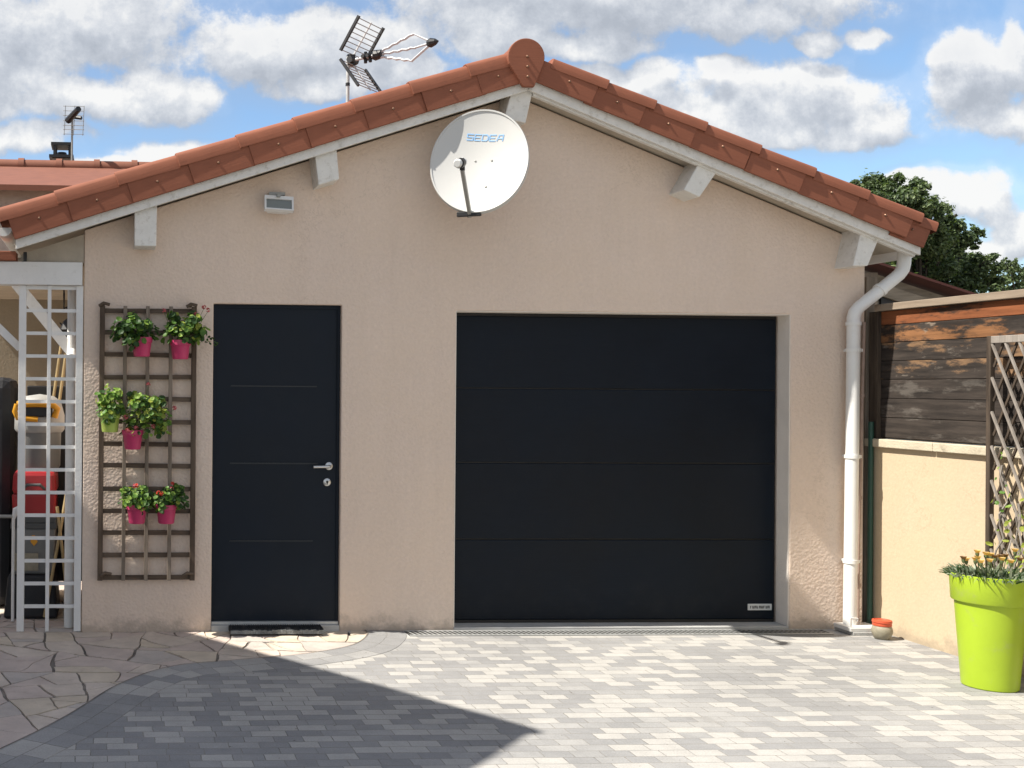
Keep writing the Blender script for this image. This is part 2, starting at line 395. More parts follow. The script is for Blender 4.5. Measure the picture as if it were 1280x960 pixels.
M_joint = simple('edge_joint', (0.17, 0.15, 0.13), 0.95, 0.4, 3.0, 0.6, 60, dirt=((0.32, 0.28, 0.24), 2.6, 0.46, 0.92))
M_flags = [simple('flagstone_'+n_, c_, 0.85, 0.16, 5, 0.45, 45, dirt=((c_[0]*0.72, c_[1]*0.68, c_[2]*0.66), 9, 0.55, 0.6)) for n_, c_ in
           (('cream', (0.53, 0.455, 0.385)), ('rose', (0.49, 0.41, 0.36)), ('grey', (0.45, 0.40, 0.36)), ('sand', (0.54, 0.46, 0.365)))]
M_ground = simple('bare_ground', (0.26, 0.23, 0.19), 0.95, 0.25, 0.8, 0.5, 20)

# ------------------------------------------------------------------ ground
def sheet(name, pts, z, mat, kind='structure'):
    mb = MB(); mb.add([(x, y, z) for x, y in pts], [list(range(len(pts)))])
    return tag(obj(name, mb, mat), kind=kind)
tag(sheet('ground', [(-600, -600), (600, -600), (600, 600), (-600, 600)], -0.02, M_ground))

def catmull(P, n=10):
    out = []
    P = [Vector((*p, 0)) for p in P]; P = [2*P[0]-P[1]] + P + [2*P[-1]-P[-2]]
    for i in range(1, len(P)-2):
        a, b_, c_, d = P[i-1:i+3]
        for k in range(n):
            s = k/n
            out.append(0.5*((2*b_) + (c_-a)*s + (2*a-5*b_+4*c_-d)*s*s + (3*b_-a-3*c_+d)*s**3))
    out.append(P[-2]); return out
curve = catmull([(1.72, 0.0), (1.70, -0.14), (1.53, -0.42), (1.19, -0.63), (0.79, -0.76), (0.38, -0.90), (0.07, -1.26), (-0.21, -1.85), (-0.49, -2.33), (-1.0, -3.1), (-1.9, -4.0), (-3.0, -4.6)])
sheet('driveway', [(p.x, p.y) for p in curve if p.y < -0.18] + [(-3, -14), (5.6, -14), (5.6, -0.175), (1.69, -0.175)], 0.0, M_pave)
# irregular flagstones: the area is cut again and again along random lines into angular pieces
sheet('patio_bed', [(-9, -6), (1.73, -6), (1.73, 0.01), (-0.175, 0.01), (-0.175, 6), (-9, 6)], -0.012, M_joint)
def cut(poly, p, d):
    n_ = Vector((-d.y, d.x)); A = []; B = []
    for k in range(len(poly)):
        a, b_ = poly[k], poly[(k+1) % len(poly)]; sa = (a-p).dot(n_); sb = (b_-p).dot(n_)
        (A if sa >= 0 else B).append(a)
        if sa*sb < 0:
            q = a.lerp(b_, sa/(sa-sb)); A.append(q); B.append(q)
    return A, B
def area(P): return 0.5*abs(sum(P[k].x*P[(k+1) % len(P)].y - P[(k+1) % len(P)].x*P[k].y for k in range(len(P))))
random.seed(42)
todo = [[Vector(p) for p in ((-4.6, -4.8), (1.74, -4.8), (1.74, 0.005), (-4.6, 0.005))], [Vector(p) for p in ((-4.6, 0.005), (-0.18, 0.005), (-0.18, 3.2), (-4.6, 3.2))]]
flags = MB()
def shrink(P, w):
    n_ = len(P); c = sum(P, Vector((0, 0)))/n_
    sgn = 1 if sum(P[k].x*P[(k+1) % n_].y - P[(k+1) % n_].x*P[k].y for k in range(n_)) > 0 else -1
    out = P
    for k in range(n_):
        a, b_ = P[k], P[(k+1) % n_]; d = (b_-a)
        if d.length < 1e-5: continue
        d = d.normalized()*sgn; nn = Vector((-d.y, d.x)); ww = w*random.choice((0.35, 0.5, 0.7, 1.0, 1.0, 2.3))
        out, _ = cut(out, a+nn*ww, d)
        if len(out) < 3: return None
    return out
while todo:
    P = todo.pop(); A_ = area(P)
    if A_ < random.uniform(0.018, 0.105):
        Q = shrink(P, 0.006)
        if Q and len(Q) > 2 and area(Q) > 0.002:
            Q2 = []
            for k in range(len(Q)):
                a, b_ = Q[k], Q[(k+1) % len(Q)]; ns = max(1, int((b_-a).length/0.045))
                for i_ in range(ns):
                    q = a.lerp(b_, i_/ns); nv = noise.noise_vector((q.x*6, q.y*6, 3.3)); n3 = noise.noise_vector((q.x*19, q.y*19, 7.7))
                    Q2.append(q + Vector((nv.x, nv.y))*0.022 + Vector((n3.x, n3.y))*0.006)
            Q = [Vector((q.x, min(q.y, 0.003)) if q.x > -0.175 else (q.x, q.y)) for q in Q2]
            m_ = random.choice((0, 0, 1, 1, 2, 3)); z1 = -0.004+random.uniform(-0.0015, 0.0015); o = len(Q)
            flags.add([(q.x, q.y, -0.012) for q in Q]+[(q.x, q.y, z1) for q in Q], [list(range(o, 2*o))]+[(k, (k+1) % o, o+(k+1) % o, o+k) for k in range(o)], m_)
        continue
    c = sum(P, Vector((0, 0)))/len(P)
    L_ = max(range(len(P)), key=lambda k: (P[(k+1) % len(P)]-P[k]).length); e_ = (P[(L_+1) % len(P)]-P[L_]).normalized()
    an = random.gauss(PI/2, 0.42); d = Vector((e_.x*math.cos(an)-e_.y*math.sin(an), e_.x*math.sin(an)+e_.y*math.cos(an)))
    ctr_ = c + Vector((random.gauss(0, 0.12), random.gauss(0, 0.12)))*math.sqrt(A_)
    A2_, B2_ = cut(P, ctr_, d)
    if len(A2_) > 2 and len(B2_) > 2: todo += [A2_, B2_]
tag(obj('patio_paving', flags, M_flags), kind='structure')
mb = MB(); mb.uv = []; L = 0.0; vs = []
nrm = []
for i, p in enumerate(curve):
    d = (curve[min(i+1, len(curve)-1)]-curve[max(i-1, 0)]).normalized(); nrm.append(Vector((-d.y, d.x, 0)))
for i, p in enumerate(curve):
    if i: L += (p-curve[i-1]).length
    for w, z in ((0.0, -0.012), (0.0, 0.002), (0.25, 0.002), (0.25, -0.012)):
        q = p + nrm[i]*w; vs.append((q.x, min(q.y, 0.005), z)); mb.uv.append((L, 0.003+w*0.97))
mb.add(vs, [(4*i+k, 4*i+k+1, 4*i+k+5, 4*i+k+4) for i in range(len(curve)-1) for k in range(3)])
tag(obj('paving_border', mb, M_border), kind='structure')
# thin dark joint along the curve
mb = MB(); vs = []
for i, p in enumerate(curve):
    q1 = p - nrm[i]*0.004; q2 = p + nrm[i]*0.004
    vs += [(q1.x, min(q1.y, 0), 0.0045), (q2.x, min(q2.y, 0), 0.0045)]
mb.add(vs, [(2*i, 2*i+1, 2*i+3, 2*i+2) for i in range(len(curve)-1)])
tag(obj('paving_joint', mb, M_joint), kind='structure')
# apron strip in front of the garage (between drain and house wall)
sheet('concrete_apron', [(1.60, -0.175), (5.3, -0.175), (5.3, 0.3), (1.60, 0.3)], -0.004, M_conc)

# ------------------------------------------------------------------ garage building
XL, XRR = -0.175, 5.17
APX = 2.705
def zl(x): return 2.491 + (x+0.607)*0.3273          # lower edge of the left verge board
def zr(x): return 3.575 - (x-2.735)*0.391           # lower edge of the right verge board
AL, AR = math.atan(0.3273), math.atan(0.391)
G = thing('garage', 'beige rendered garage with terracotta gable roof and two anthracite doors', 'garage', (2.5, 0, 0))
wall_poly = [(XL, -0.02), (0.685, -0.02), (0.685, 2.176), (1.546, 2.176), (1.546, -0.02), (2.322, -0.02), (2.322, 2.15), (4.648, 2.15), (4.648, -0.02),
             (XRR, -0.02), (XRR, zr(XRR)+0.02), (2.72, 3.60), (XL, zl(XL)+0.02)]
mb = MB(); mb.prism(wall_poly, 0.0, 0.20)
mb.box(XL, XL+0.2, 0.2, 6.0, -0.02, zl(XL)+0.01); mb.box(XRR-0.2, XRR, 0.2, 6.0, -0.02, zr(XRR)+0.01)
mb.prism([(XL, -0.02), (XRR, -0.02), (XRR, zr(XRR)+0.02), (2.72, 3.6), (XL, zl(XL)+0.02)], 6.0, 6.2)
obj('wall', mb, M_wall, G, bevel=0.008)
# roof deck, tiles behind
def slope_pts(y0, y1, lo, hi): pass
mb = MB()
mb.prism([(-0.62, zl(-0.62)+0.03), (APX, zl(APX)+0.03), (APX, zl(APX)+0.13), (-0.62, zl(-0.62)+0.13)], -0.20, 6.3)
obj('roof_deck', mb, M_soffit, G)
mb = MB()
mb.prism([(2.735, zr(2.735)+0.03), (5.40, zr(5.40)+0.03), (5.40, zr(5.40)+0.13), (2.735, zr(2.735)+0.13)], -0.20, 6.3)
obj('roof_deck', mb, M_soffit, G)
# roof tile field: rows of tiles with a wavy profile
def tile_field(x0, z0, ang, length, sign):
    mb = MB(); rows = int(length/0.37); ny = 96
    for r in range(rows):
        s0 = r*0.37 - (0.04 if r else 0); s1 = (r+1)*0.37
        vs = []
        for (s, lift) in ((s0, 0.03), (s1, 0.0)):
            for k in range(ny+1):
                y = -0.12 + k*(6.4/ny)
                h = 0.03*abs(math.sin(y*PI/0.2)) + lift
                vs.append((x0 + sign*(s*math.cos(ang)-h*math.sin(ang)), y, z0 + s*math.sin(ang)+h*math.cos(ang)))
        mb.add(vs, [(k, k+1, k+ny+2, k+ny+1) for k in range(ny)])
    return mb
obj('roof_tiles', tile_field(-0.66, zl(-0.66)+0.14, AL, 3.45, 1), M_tile, G, smooth=True)
obj('roof_tiles', tile_field(5.43, zr(5.43)+0.14, AR, 2.85, -1), M_tile, G, smooth=True)

# verge (barge) boards
def sloped_board(xa, za, xb, zb, h, y0, y1):
    return MB().prism([(xa, za), (xb, zb), (xb, zb+h), (xa, za+h)], y0, y1)
obj('verge_board', sloped_board(-0.607, zl(-0.607), 2.718, zl(2.718), 0.10, -0.228, -0.203), M_white, G, bevel=0.003)
obj('verge_board', sloped_board(2.7205, zr(2.7205), 5.388, zr(5.388), 0.10, -0.228, -0.203), M_white, G, bevel=0.003)
obj('under_batten', sloped_board(2.76, zr(2.76)-0.014, 5.37, zr(5.37)-0.014, 0.03, -0.201, -0.17), M_white, G)

# purlins
for pts in ([(0.151, 2.527), (0.292, 2.527), (0.295, 2.80), (0.150, 2.76)],
            [(1.346, 2.941), (1.482, 2.982), (1.462, 3.19), (1.318, 3.15)],
            [(2.572, 3.400), (2.716, 3.372), (2.765, 3.60), (2.625, 3.60)],
            [(3.785, 2.952), (3.894, 2.906), (4.028, 3.10), (3.905, 3.16)],
            [(4.950, 2.463), (5.052, 2.466), (5.145, 2.69), (5.015, 2.74)]):
    obj('purlin', MB().prism(pts, -0.19, 0.02), M_white, G, bevel=0.006)

# verge tiles: face plate + roll along the top, lower end lapping over the next
def verge_tile_mesh(length, sign, fh, roll):
    mb = MB()
    N = 8; W0 = 0.062
    # face plate (tapered a little: the lower end stands prouder)
    vs = []
    for (s, yy) in ((0, -0.266), (length, -0.258)):
        for (dy, n) in ((0, 0), (0.016, 0), (0.016, fh), (0, fh)):
            vs.append((sign*s, yy+dy, n+(0.006 if s == 0 else 0)))
    mb.add(vs, [(0, 1, 2, 3), (7, 6, 5, 4), (0, 4, 5, 1), (1, 5, 6, 2), (2, 6, 7, 3), (3, 7, 4, 0)])
    # roll
    prof = []
    for k in range(N+1):
        a = PI - PI*k/N
        ca, sa = math.cos(a), math.sin(a); prof.append((-0.200 + W0*math.copysign(abs(ca)**0.6, ca), fh-0.012 + roll*abs(sa)**0.55))
    prof = [(-0.200-W0, fh-0.03)] + prof + [(-0.200+W0, fh-0.06)]
    vs = []
    for (s, lift) in ((-0.055, 0.015), (length-0.052, 0.0)):
        for y, n in prof: vs.append((sign*s, y-(0.012 if s < 0 else 0.0), n+lift))
    k = len(prof)
    fs = [(i, i+1, i+1+k, i+k) for i in range(k-1)] + [list(range(k-1, -1, -1)), list(range(k, 2*k))]
    mb.add(vs, fs)
    return mb
def screw_mesh(sign):
    mb = MB()
    M = Matrix.Translation((sign*0.19, -0.266, 0.088)) @ Matrix.Rotation(PI/2, 4, 'X')
    mb.lathe([(0.0, -0.012), (0.009, -0.012), (0.009, 0.000), (0.005, 0.005), (0.0, 0.006)], n=12, M=M)
    return mb
FH = 0.155
xs_left = [-0.607, -0.241, 0.143, 0.533, 0.920, 1.288, 1.664, 2.040, 2.403]
proto = obj('verge_tile', verge_tile_mesh(0.415, 1, FH, 0.078), M_tile, G, local=True, smooth=True, bevel=0.004)
obj('screw', screw_mesh(1), M_screw, proto, local=True, smooth=True)
for i, x in enumerate(xs_left):
    o = proto if i == 0 else copy_tree(proto, G)
    o.location = (x-2.5, random.uniform(-0.003, 0.003), zl(x)+0.050)
    o.rotation_euler = (0, -AL-0.012+random.uniform(-0.006, 0.006), 0)
    if i == len(xs_left)-1: o.scale = (0.72, 1, 1)
xs_right = [3.118, 3.440, 3.785, 4.150, 4.522, 4.890, 5.258, 5.388]
proto = obj('verge_tile', verge_tile_mesh(0.395, -1, FH-0.005, 0.06), M_tile, G, local=True, smooth=True, bevel=0.004)
obj('screw', screw_mesh(-1), M_screw, proto, local=True, smooth=True)
for i, x in enumerate(xs_right):
    o = proto if i == 0 else copy_tree(proto, G)
    o.location = (x-2.5, random.uniform(-0.003, 0.003) - (0.0 if i < 7 else -0.014), zr(x)+0.052 - (0.012 if i == 7 else 0))
    o.rotation_euler = (0, AR+0.012+random.uniform(-0.006, 0.006), 0)
    if i == 7: o.scale = (0.62, 1, 1)

# ridge end cap (keyhole shape) and ridge tiles
cz, cr = 3.778, 0.122
pts = [(2.662, 3.585), (2.734, 3.585)]
for k in range(25):
    a = math.radians(-22 + (224)*k/24); pts.append((2.680+cr*math.cos(a), cz+cr*math.sin(a)))
cap = obj('ridge_end_cap', MB().prism(pts, -0.286, -0.255), M_tile, G, bevel=0.005)
mbx = MB()
for k, z in enumerate((3.78, 3.715, 3.65)):
    M = Matrix.Translation((2.685+0.002*k, -0.289, z)) @ Matrix.Rotation(PI/2, 4, 'X')
    s = MB().lathe([(0.0, -0.01), (0.009, -0.01), (0.009, 0.001), (0.005, 0.006), (0, 0.007)], n=12, M=M)
    obj('screw', s, M_screw, cap, smooth=True)
mb = MB(); 
for r in range(16):
    y0 = -0.262 + r*0.4; vs = []
    for (y, rr) in ((y0, 0.116), (y0+0.42, 0.108)):
        for k in range(15):
            a = math.radians(-25 + 230*k/14); vs.append((2.680+rr*math.cos(a), y, cz-0.004+rr*math.sin(a)))
    mb.add(vs, [(k, k+1, k+16, k+15) for k in range(14)])
obj('ridge_tiles', mb, M_tile, G, smooth=True)

# added lining of the garage opening, paler than the wall as painted bounced light
M_reveal = simple('lit_reveal', (0.80, 0.735, 0.665), 0.9, 0.05, 6, 0.3, 90)
mb = MB(); mb.box(2.322, 2.327, 0.006, 0.139, 0.0165, 2.1445); mb.box(4.643, 4.648, 0.006, 0.139, 0.0165, 2.1445); mb.box(2.322, 4.648, 0.006, 0.139, 2.145, 2.1495)
obj('opening_reveal', mb, M_reveal, G)
# entry door
D = obj('entry_door', MB().box(0.686, 1.545, 0.045, 0.09, 0.056, 2.175), M_anthra, G)
mb = MB(); mb.box(0.686, 0.706, 0.037, 0.046, 0.056, 2.175); mb.box(1.525, 1.545, 0.037, 0.046, 0.056, 2.175); mb.box(0.706, 1.525, 0.037, 0.046, 2.15, 2.175)
obj('door_frame', mb, M_anthra, D, bevel=0.002)
for z, x1 in ((1.630, 1.39), (1.112, 1.40), (0.592, 1.37)):
    obj('inlay_strip', MB().box(0.808, x1, 0.042, 0.047, z-0.004, z+0.004), M_inlay, D)
h = MB()
h.lathe([(0, 0), (0.026, 0), (0.026, 0.006), (0.022, 0.009), (0, 0.009)], n=24, M=Matrix.Translation((1.475, 0.044, 1.096)) @ Matrix.Rotation(PI/2, 4, 'X'))
h.tube([(1.475, 0.04, 1.096), (1.475, 0.0, 1.096), (1.468, -0.012, 1.096), (1.452, -0.016, 1.096), (1.36, -0.016, 1.094)], 0.0095, 12)
obj('door_handle', h, M_steel, D, smooth=True)
k = MB()
k.lathe([(0, 0), (0.026, 0), (0.026, 0.006), (0.022, 0.009), (0, 0.009)], n=24, M=Matrix.Translation((1.463, 0.044, 0.988)) @ Matrix.Rotation(PI/2, 4, 'X'))
kk = obj('lock_rose', k, M_steel, D, smooth=True)
k = MB(); k.lathe([(0, 0), (0.008, 0), (0.008, 0.004), (0, 0.004)], n=14, M=Matrix.Translation((1.463, 0.0345, 0.991)) @ Matrix.Rotation(PI/2, 4, 'X')); k.box(1.460, 1.466, 0.0305, 0.0345, 0.972, 0.99)
obj('keyhole', k, M_black, kk)
mb = MB(); mb.box(0.686, 1.545, -0.005, 0.2, -0.02, 0.036); obj('entry_sill', mb, M_conc, G, bevel=0.004)
obj('threshold_strip', MB().box(0.688, 1.543, 0.02, 0.10, 0.0365, 0.056), M_galva, G, bevel=0.002)
# garage door
Y0 = 0.14
GD = obj('garage_door', MB().box(2.33, 4.64, Y0+0.014, Y0+0.05, 0.022, 2.149), M_black, G)
zs = [0.034, 0.591, 1.117, 1.628, 2.128]
for i in range(4):
    p = MB().box(2.352, 4.628, Y0, Y0+0.0135, zs[i]+0.004, zs[i+1]-0.004)
    obj('door_section', p, M_anthra2, GD, bevel=0.006)
mb = MB(); mb.box(2.352, 4.628, Y0+0.001, Y0+0.0135, 0.018, 0.036); obj('bottom_seal', mb, M_black, GD)
bd = obj('badge', MB().box(4.440, 4.612, Y0-0.006, Y0-0.0005, 0.099, 0.144), M_label, GD, bevel=0.003)
mb = MB(); x = 4.456
glyphs = ['M', 'B', 'H', 'I', 'M', 'A', 'B', 'R']
for i in range(9):                      # the lettering is too small to read in the photograph: nine dark strokes groups
    w = 0.012
    mb.box(x, x+0.0035, Y0-0.0075, Y0-0.0058, 0.112, 0.131)
    mb.box(x+0.0035, x+w-0.0035, Y0-0.0075, Y0-0.0058, 0.112+(0.0 if i % 2 else 0.0155), 0.1155+(0.0 if i % 2 else 0.0155))
    mb.box(x+0.0035, x+w-0.0035, Y0-0.0075, Y0-0.0058, 0.1205, 0.1235)
    if i % 3: mb.box(x+w-0.0035, x+w, Y0-0.0075, Y0-0.0058, 0.112, 0.131)
    x += 0.0158
obj('lettering', mb, M_ink, bd)
obj('garage_sill', MB().prism([(2.322, -0.02), (4.648, -0.02), (4.648, 0.016), (2.322, 0.016)], 0.0, 0.2), M_conc, G, bevel=0.004)
# gutters and downpipe
def gutter(x, z, y0, y1):
    mb = MB(); r = 0.055; n = 10; vs = []
    for y in (y0, y1):
        for rr in (r, r-0.004):
            for k in range(n+1):
                a = PI + PI*k/n; vs.append((x+rr*math.cos(a), y, z+rr*math.sin(a)))
    m = n+1
    fs = []
    for k in range(n):
        fs.append((k, k+1, 2*m+k+1, 2*m+k)); fs.append((m+k, 3*m+k, 3*m+k+1, m+k+1))
    mb.add(vs, fs)
    mb.add([(x+r*math.cos(PI+PI*k/n), y0, z+r*math.sin(PI+PI*k/n)) for k in range(n+1)], [list(range(n+1))])
    return mb
obj('gutter', gutter(-0.69, 2.635, -0.17, 6.2), M_pvc, G, smooth=True)
obj('gutter', gutter(5.405, 2.585, -0.10, 6.2), M_pvc, G, smooth=True)
py = -0.085
path = [(5.385, py, 2.60), (5.382, py, 2.50), (5.372, py, 2.455), (5.345, py, 2.42), (5.065, py, 2.195), (5.040, py, 2.165), (5.030, py, 2.125)]
DP = obj('downpipe', MB().tube(path + [(5.026, py, 1.2), (5.018, py, 0.04)], 0.041, 20), M_pvc, G, smooth=True)
for z, xx in ((2.085, 5.030), (1.905, 5.029), (1.185, 5.026), (0.475, 5.0215)):
    c = MB().lathe([(0.0415, -0.012), (0.0475, -0.012), (0.0475, 0.012), (0.0415, 0.012)], (xx, py, z), 20)
    if z < 2: c.box(xx-0.008, xx+0.008, py+0.04, 0.005, z-0.008, z+0.008); c.box(xx+0.044, xx+0.062, py-0.008, py+0.012, z-0.010, z+0.010)
    obj('pipe_collar', c, M_pvc, DP, smooth=True)
for p, d in (((5.215, py, 2.316), (-0.78, 0, -0.625)),):
    d = Vector(d).normalized(); p = Vector(p)
    obj('pipe_collar', MB().tube([p-d*0.012, p+d*0.012], 0.0465, 20), M_pvc, DP, smooth=True)

# ------------------------------------------------------------------ things on and around the garage
gl = thing('drain_gully', 'pale square gully with a small bent bracket under the white downpipe', 'drain gully', (5.03, -0.12, 0))
mb = MB(); mb.box(4.955, 5.20, -0.21, -0.015, 0.0, 0.022); obj('base_plate', mb, M_conc, gl, bevel=0.004)
mb = MB(); mb.box(4.94, 5.17, -0.205, -0.03, 0.0225, 0.05); obj('cover', mb, M_pvc, gl, bevel=0.004)
mb = MB(); mb.bar((4.948, -0.19, 0.045), (4.948, -0.19, 0.115), 0.012); mb.bar((4.948, -0.19, 0.111), (5.0, -0.19, 0.108), 0.012); mb.bar((4.994, -0.19, 0.108), (4.994, -0.19, 0.09), 0.012)
obj('bracket', mb, M_pvc, gl, bevel=0.002)

sd = thing('slot_drain', 'long metal slot drain running along the foot of the garage door', 'drain', (3.3, -0.07, 0))
obj('channel', MB().box(1.98, 4.85, -0.165, -0.025, -0.0035, 0.0012), M_hole, sd)
mb = MB(); mb.box(1.98, 4.85, -0.172, -0.148, 0.0014, 0.005); mb.box(1.98, 4.85, -0.042, -0.020, 0.0014, 0.005)
x = 2.01
while x < 4.84:
    mb.add([(x, -0.148, 0.0045), (x+0.013, -0.148, 0.0045), (x-0.012, -0.042, 0.0045), (x-0.025, -0.042, 0.0045)], [(0, 1, 2, 3)]); x += 0.033
obj('grate', mb, M_galva, sd)

dm = thing('doormat', 'black ribbed doormat with a grey front edge in front of the narrow door', 'doormat', (1.11, -0.07, 0))
mb = MB(); mb.box(0.80, 1.415, -0.125, -0.010, 0.010, 0.040)
for i in range(40):
    x = 0.81+i*0.0152; mb.box(x, x+0.007, -0.120, -0.014, 0.0405, 0.046)
obj('mat_top', mb, M_mat, dm)
mb = MB()
for i in range(34):
    x = 0.80+i*0.0182; mb.box(x, x+0.0178, -0.135-random.uniform(0, 0.004), -0.1255, 0.009, random.uniform(0.03, 0.038))
obj('mat_edge', mb, M_matf, dm)

# satellite dish
n_d = Vector((math.sin(math.radians(-27)), -math.cos(math.radians(-27)), 0)); el = math.radians(11)
n_d = (n_d*math.cos(el) + Vector((0, 0, 1))*math.sin(el)).normalized()
dc = Vector((2.345, -0.358, 3.082))
right = n_d.cross(Vector((0, 0, 1))).normalized(); right = -right
if right.x < 0: right = -right
upd = right.cross(n_d).normalized()
if upd.z < 0: upd = -upd
MD = Matrix(((right.x, upd.x, n_d.x, dc.x), (right.y, upd.y, n_d.y, dc.y), (right.z, upd.z, n_d.z, dc.z), (0, 0, 0, 1)))
SD = thing('satellite_dish', 'white satellite dish with blue lettering under the gable apex', 'satellite dish', (2.365, 0, 3.0))
RX, RY, DEP = 0.297, 0.338, 0.05
mb = MB(); NR, NA = 20, 72; vs = []
for side in (0, 1):
    for i in range(NR+1):
        r = i/NR
        for k in range(NA):
            a = 2*PI*k/NA
            vs.append((RX*r*math.cos(a), RY*r*math.sin(a), DEP*(r*r-1) - (0.006 if side else 0)))
fs = []
W_ = NA*(NR+1)
for i in range(NR):
    for k in range(NA):
        k2 = (k+1) % NA
        a = (i*NA+k, i*NA+k2, (i+1)*NA+k2, (i+1)*NA+k)
        fs.append(a[::-1]); fs.append(tuple(j+W_ for j in a))
mb.add(vs, fs, 0, MD)
refl = obj('reflector', mb, M_dishw, SD, smooth=True)
mb = MB(); vs = []
prof = [(1.0, -0.002), (1.0, 0.006), (1.025, 0.008), (1.038, 0.0), (1.038, -0.030), (1.015, -0.030), (1.0, -0.012)]
for s, z in prof:
    for k in range(NA):
        a = 2*PI*k/NA; vs.append((RX*s*math.cos(a), RY*s*math.sin(a), z))
nP = len(prof)
mb.add(vs, [(i*NA+k, i*NA+(k+1) % NA, ((i+1) % nP)*NA+(k+1) % NA, ((i+1) % nP)*NA+k) for i in range(nP) for k in range(NA)], 0, MD)
obj('rim', mb, M_dishw, refl, smooth=True)
# lettering built from strokes, conforming to the bowl
LET = {'S': [((1, 1), (0, 1)), ((0, 1), (0, .5)), ((0, .5), (1, .5)), ((1, .5), (1, 0)), ((1, 0), (0, 0))],
       'E': [((1, 1), (0, 1)), ((0, 1), (0, 0)), ((0, 0), (1, 0)), ((0, .5), (.85, .5))],
       'D': [((0, 1), (.75, 1)), ((.75, 1), (1, .75)), ((1, .75), (1, .25)), ((1, .25), (.75, 0)), ((.75, 0), (0, 0)), ((0, 0), (0, 1))],
       'A': [((0, 0), (.3, 1)), ((.3, 1), (1, 1)), ((1, 1), (1, 0)), ((.12, .42), (1, .42))]}
mb = MB()
def bowl(u, w): return DEP*((u/RX)**2+(w/RY)**2-1) + 0.0022
x = -0.085
for ch in 'SEDEA':
    for (a, b_) in LET[ch]:
        def P2(q): 
            w = 0.150 + q[1]*0.038; u = x + q[0]*0.036 + (w-0.150)*0.2; w -= (u-0.03)*0.13
            return Vector((u, w, bowl(u, w)))
        p, q = P2(a), P2(b_); d = (q-p).normalized(); sdv = Vector((-d.y, d.x, 0))*0.0036
        p = p-d*0.002; q = q+d*0.002
        mb.add([p-sdv, q-sdv, q+sdv, p+sdv], [(0, 1, 2, 3)], 0, MD)
    x += 0.047
obj('lettering', mb, M_blue, refl)
for u, w in ((-0.028, 0.02), (0.075, 0.015), (0.045, -0.165)):
    mb = MB(); mb.lathe([(0, 0), (0.007, 0), (0.005, 0.004), (0, 0.005)], n=10, M=MD @ Matrix.Translation((u, w, bowl(u, w)-0.002)))
    obj('bolt', mb, M_greym, refl)
foot = MD @ Vector((-0.045, -RY*1.02, -0.005))
lnbp = Vector((2.135, -0.66, 2.985))
mb = MB(); dirv = (lnbp-foot)
mb.bar(foot - dirv.normalized()*0.03, foot + dirv*0.93, 0.022, 0.028)
obj('lnb_arm', mb, M_greym, SD, bevel=0.003)
mb = MB(); mb.tube([foot + dirv*0.90, foot+dirv*0.93+Vector((0, 0, 0.03)), lnbp+Vector((0, 0, 0.045))], 0.016, 12)
aim = (dc - lnbp).normalized()
mb.tube([lnbp-aim*0.055+Vector((0, 0, 0.02)), lnbp-aim*0.01+Vector((0, 0, 0.02))], 0.031, 18)
obj('lnb_holder', mb, M_black, SD, smooth=True)
mb = MB(); q = lnbp+Vector((-0.006, 0, 0.02)); mb.tube([q-aim*0.075, q-aim*0.057, q-aim*0.055], [0.020, 0.028, 0.028], 18); mb.tube([q-aim*0.01, q+aim*0.03, q+aim*0.035], [0.026, 0.030, 0.026], 18)
obj('lnb', mb, M_label, SD, smooth=True)
mb = MB(); bk = dc - n_d*0.07; mb.tube([bk+Vector((0, 0, -0.1)), bk + Vector((0.02, 0.10, -0.12)), (2.40, -0.02, 2.96)], 0.022, 12)
mb.box(2.33, 2.47, -0.022, -0.001, 2.86, 3.06)
obj('wall_mount', mb, M_greym, SD)
mb = MB(); f2 = foot
mb.bar(f2+right*-0.075+Vector((0, 0.01, -0.006)), f2+right*0.075+Vector((0, 0.01, -0.006)), 0.035, 0.03)
mb.bar(f2+Vector((0, 0.02, -0.02)), bk+Vector((0, 0, -0.1)), 0.03, 0.03)
obj('tilt_bracket', mb, M_black, SD, bevel=0.004)

# floodlight
FL = thing('floodlight', 'small white rectangular floodlight on the wall above the narrow door', 'floodlight', (1.10, 0, 2.84))
tilt = Matrix.Translation((1.10, -0.105, 2.832)) @ Matrix.Rotation(math.radians(3), 4, 'Y') @ Matrix.Rotation(math.radians(-24), 4, 'X')
mb = MB(); mb.prism([(-0.096, -0.056), (0.096, -0.056), (0.096, 0.052), (-0.096, 0.052)], 0.0, 0.02, 0, tilt)
mb.add([(-0.09, 0.02, -0.05), (0.09, 0.02, -0.05), (0.09, 0.02, 0.05), (-0.09, 0.02, 0.05), (-0.06, 0.08, -0.03), (0.06, 0.08, -0.03), (0.06, 0.08, 0.03), (-0.06, 0.08, 0.03)],
       [(0, 1, 5, 4), (1, 2, 6, 5), (2, 3, 7, 6), (3, 0, 4, 7), (4, 5, 6, 7)], 0, tilt)
mb.box(-0.096, 0.096, -0.012, 0.0, 0.026, 0.052, 0, tilt); mb.box(-0.096, 0.096, -0.012, 0.0, -0.056, -0.046, 0, tilt)
mb.box(-0.096, -0.084, -0.012, 0.0, -0.046, 0.026, 0, tilt); mb.box(0.084, 0.096, -0.012, 0.0, -0.046, 0.026, 0, tilt)
obj('housing', mb, M_white2, FL, bevel=0.003)
obj('lamp_glass', MB().box(-0.083, 0.083, -0.004, -0.0005, -0.045, 0.025, 0, tilt), M_glass, FL)
mb = MB(); mb.box(1.04, 1.15, -0.06, -0.002, 2.893, 2.915); mb.box(1.045, 1.145, -0.02, -0.001, 2.86, 2.92); obj('bracket', mb, M_lgrey, FL, bevel=0.003)
obj('latch', MB().box(1.085, 1.11, -0.118, -0.08, 2.872, 2.892), M_greym, FL, bevel=0.003)

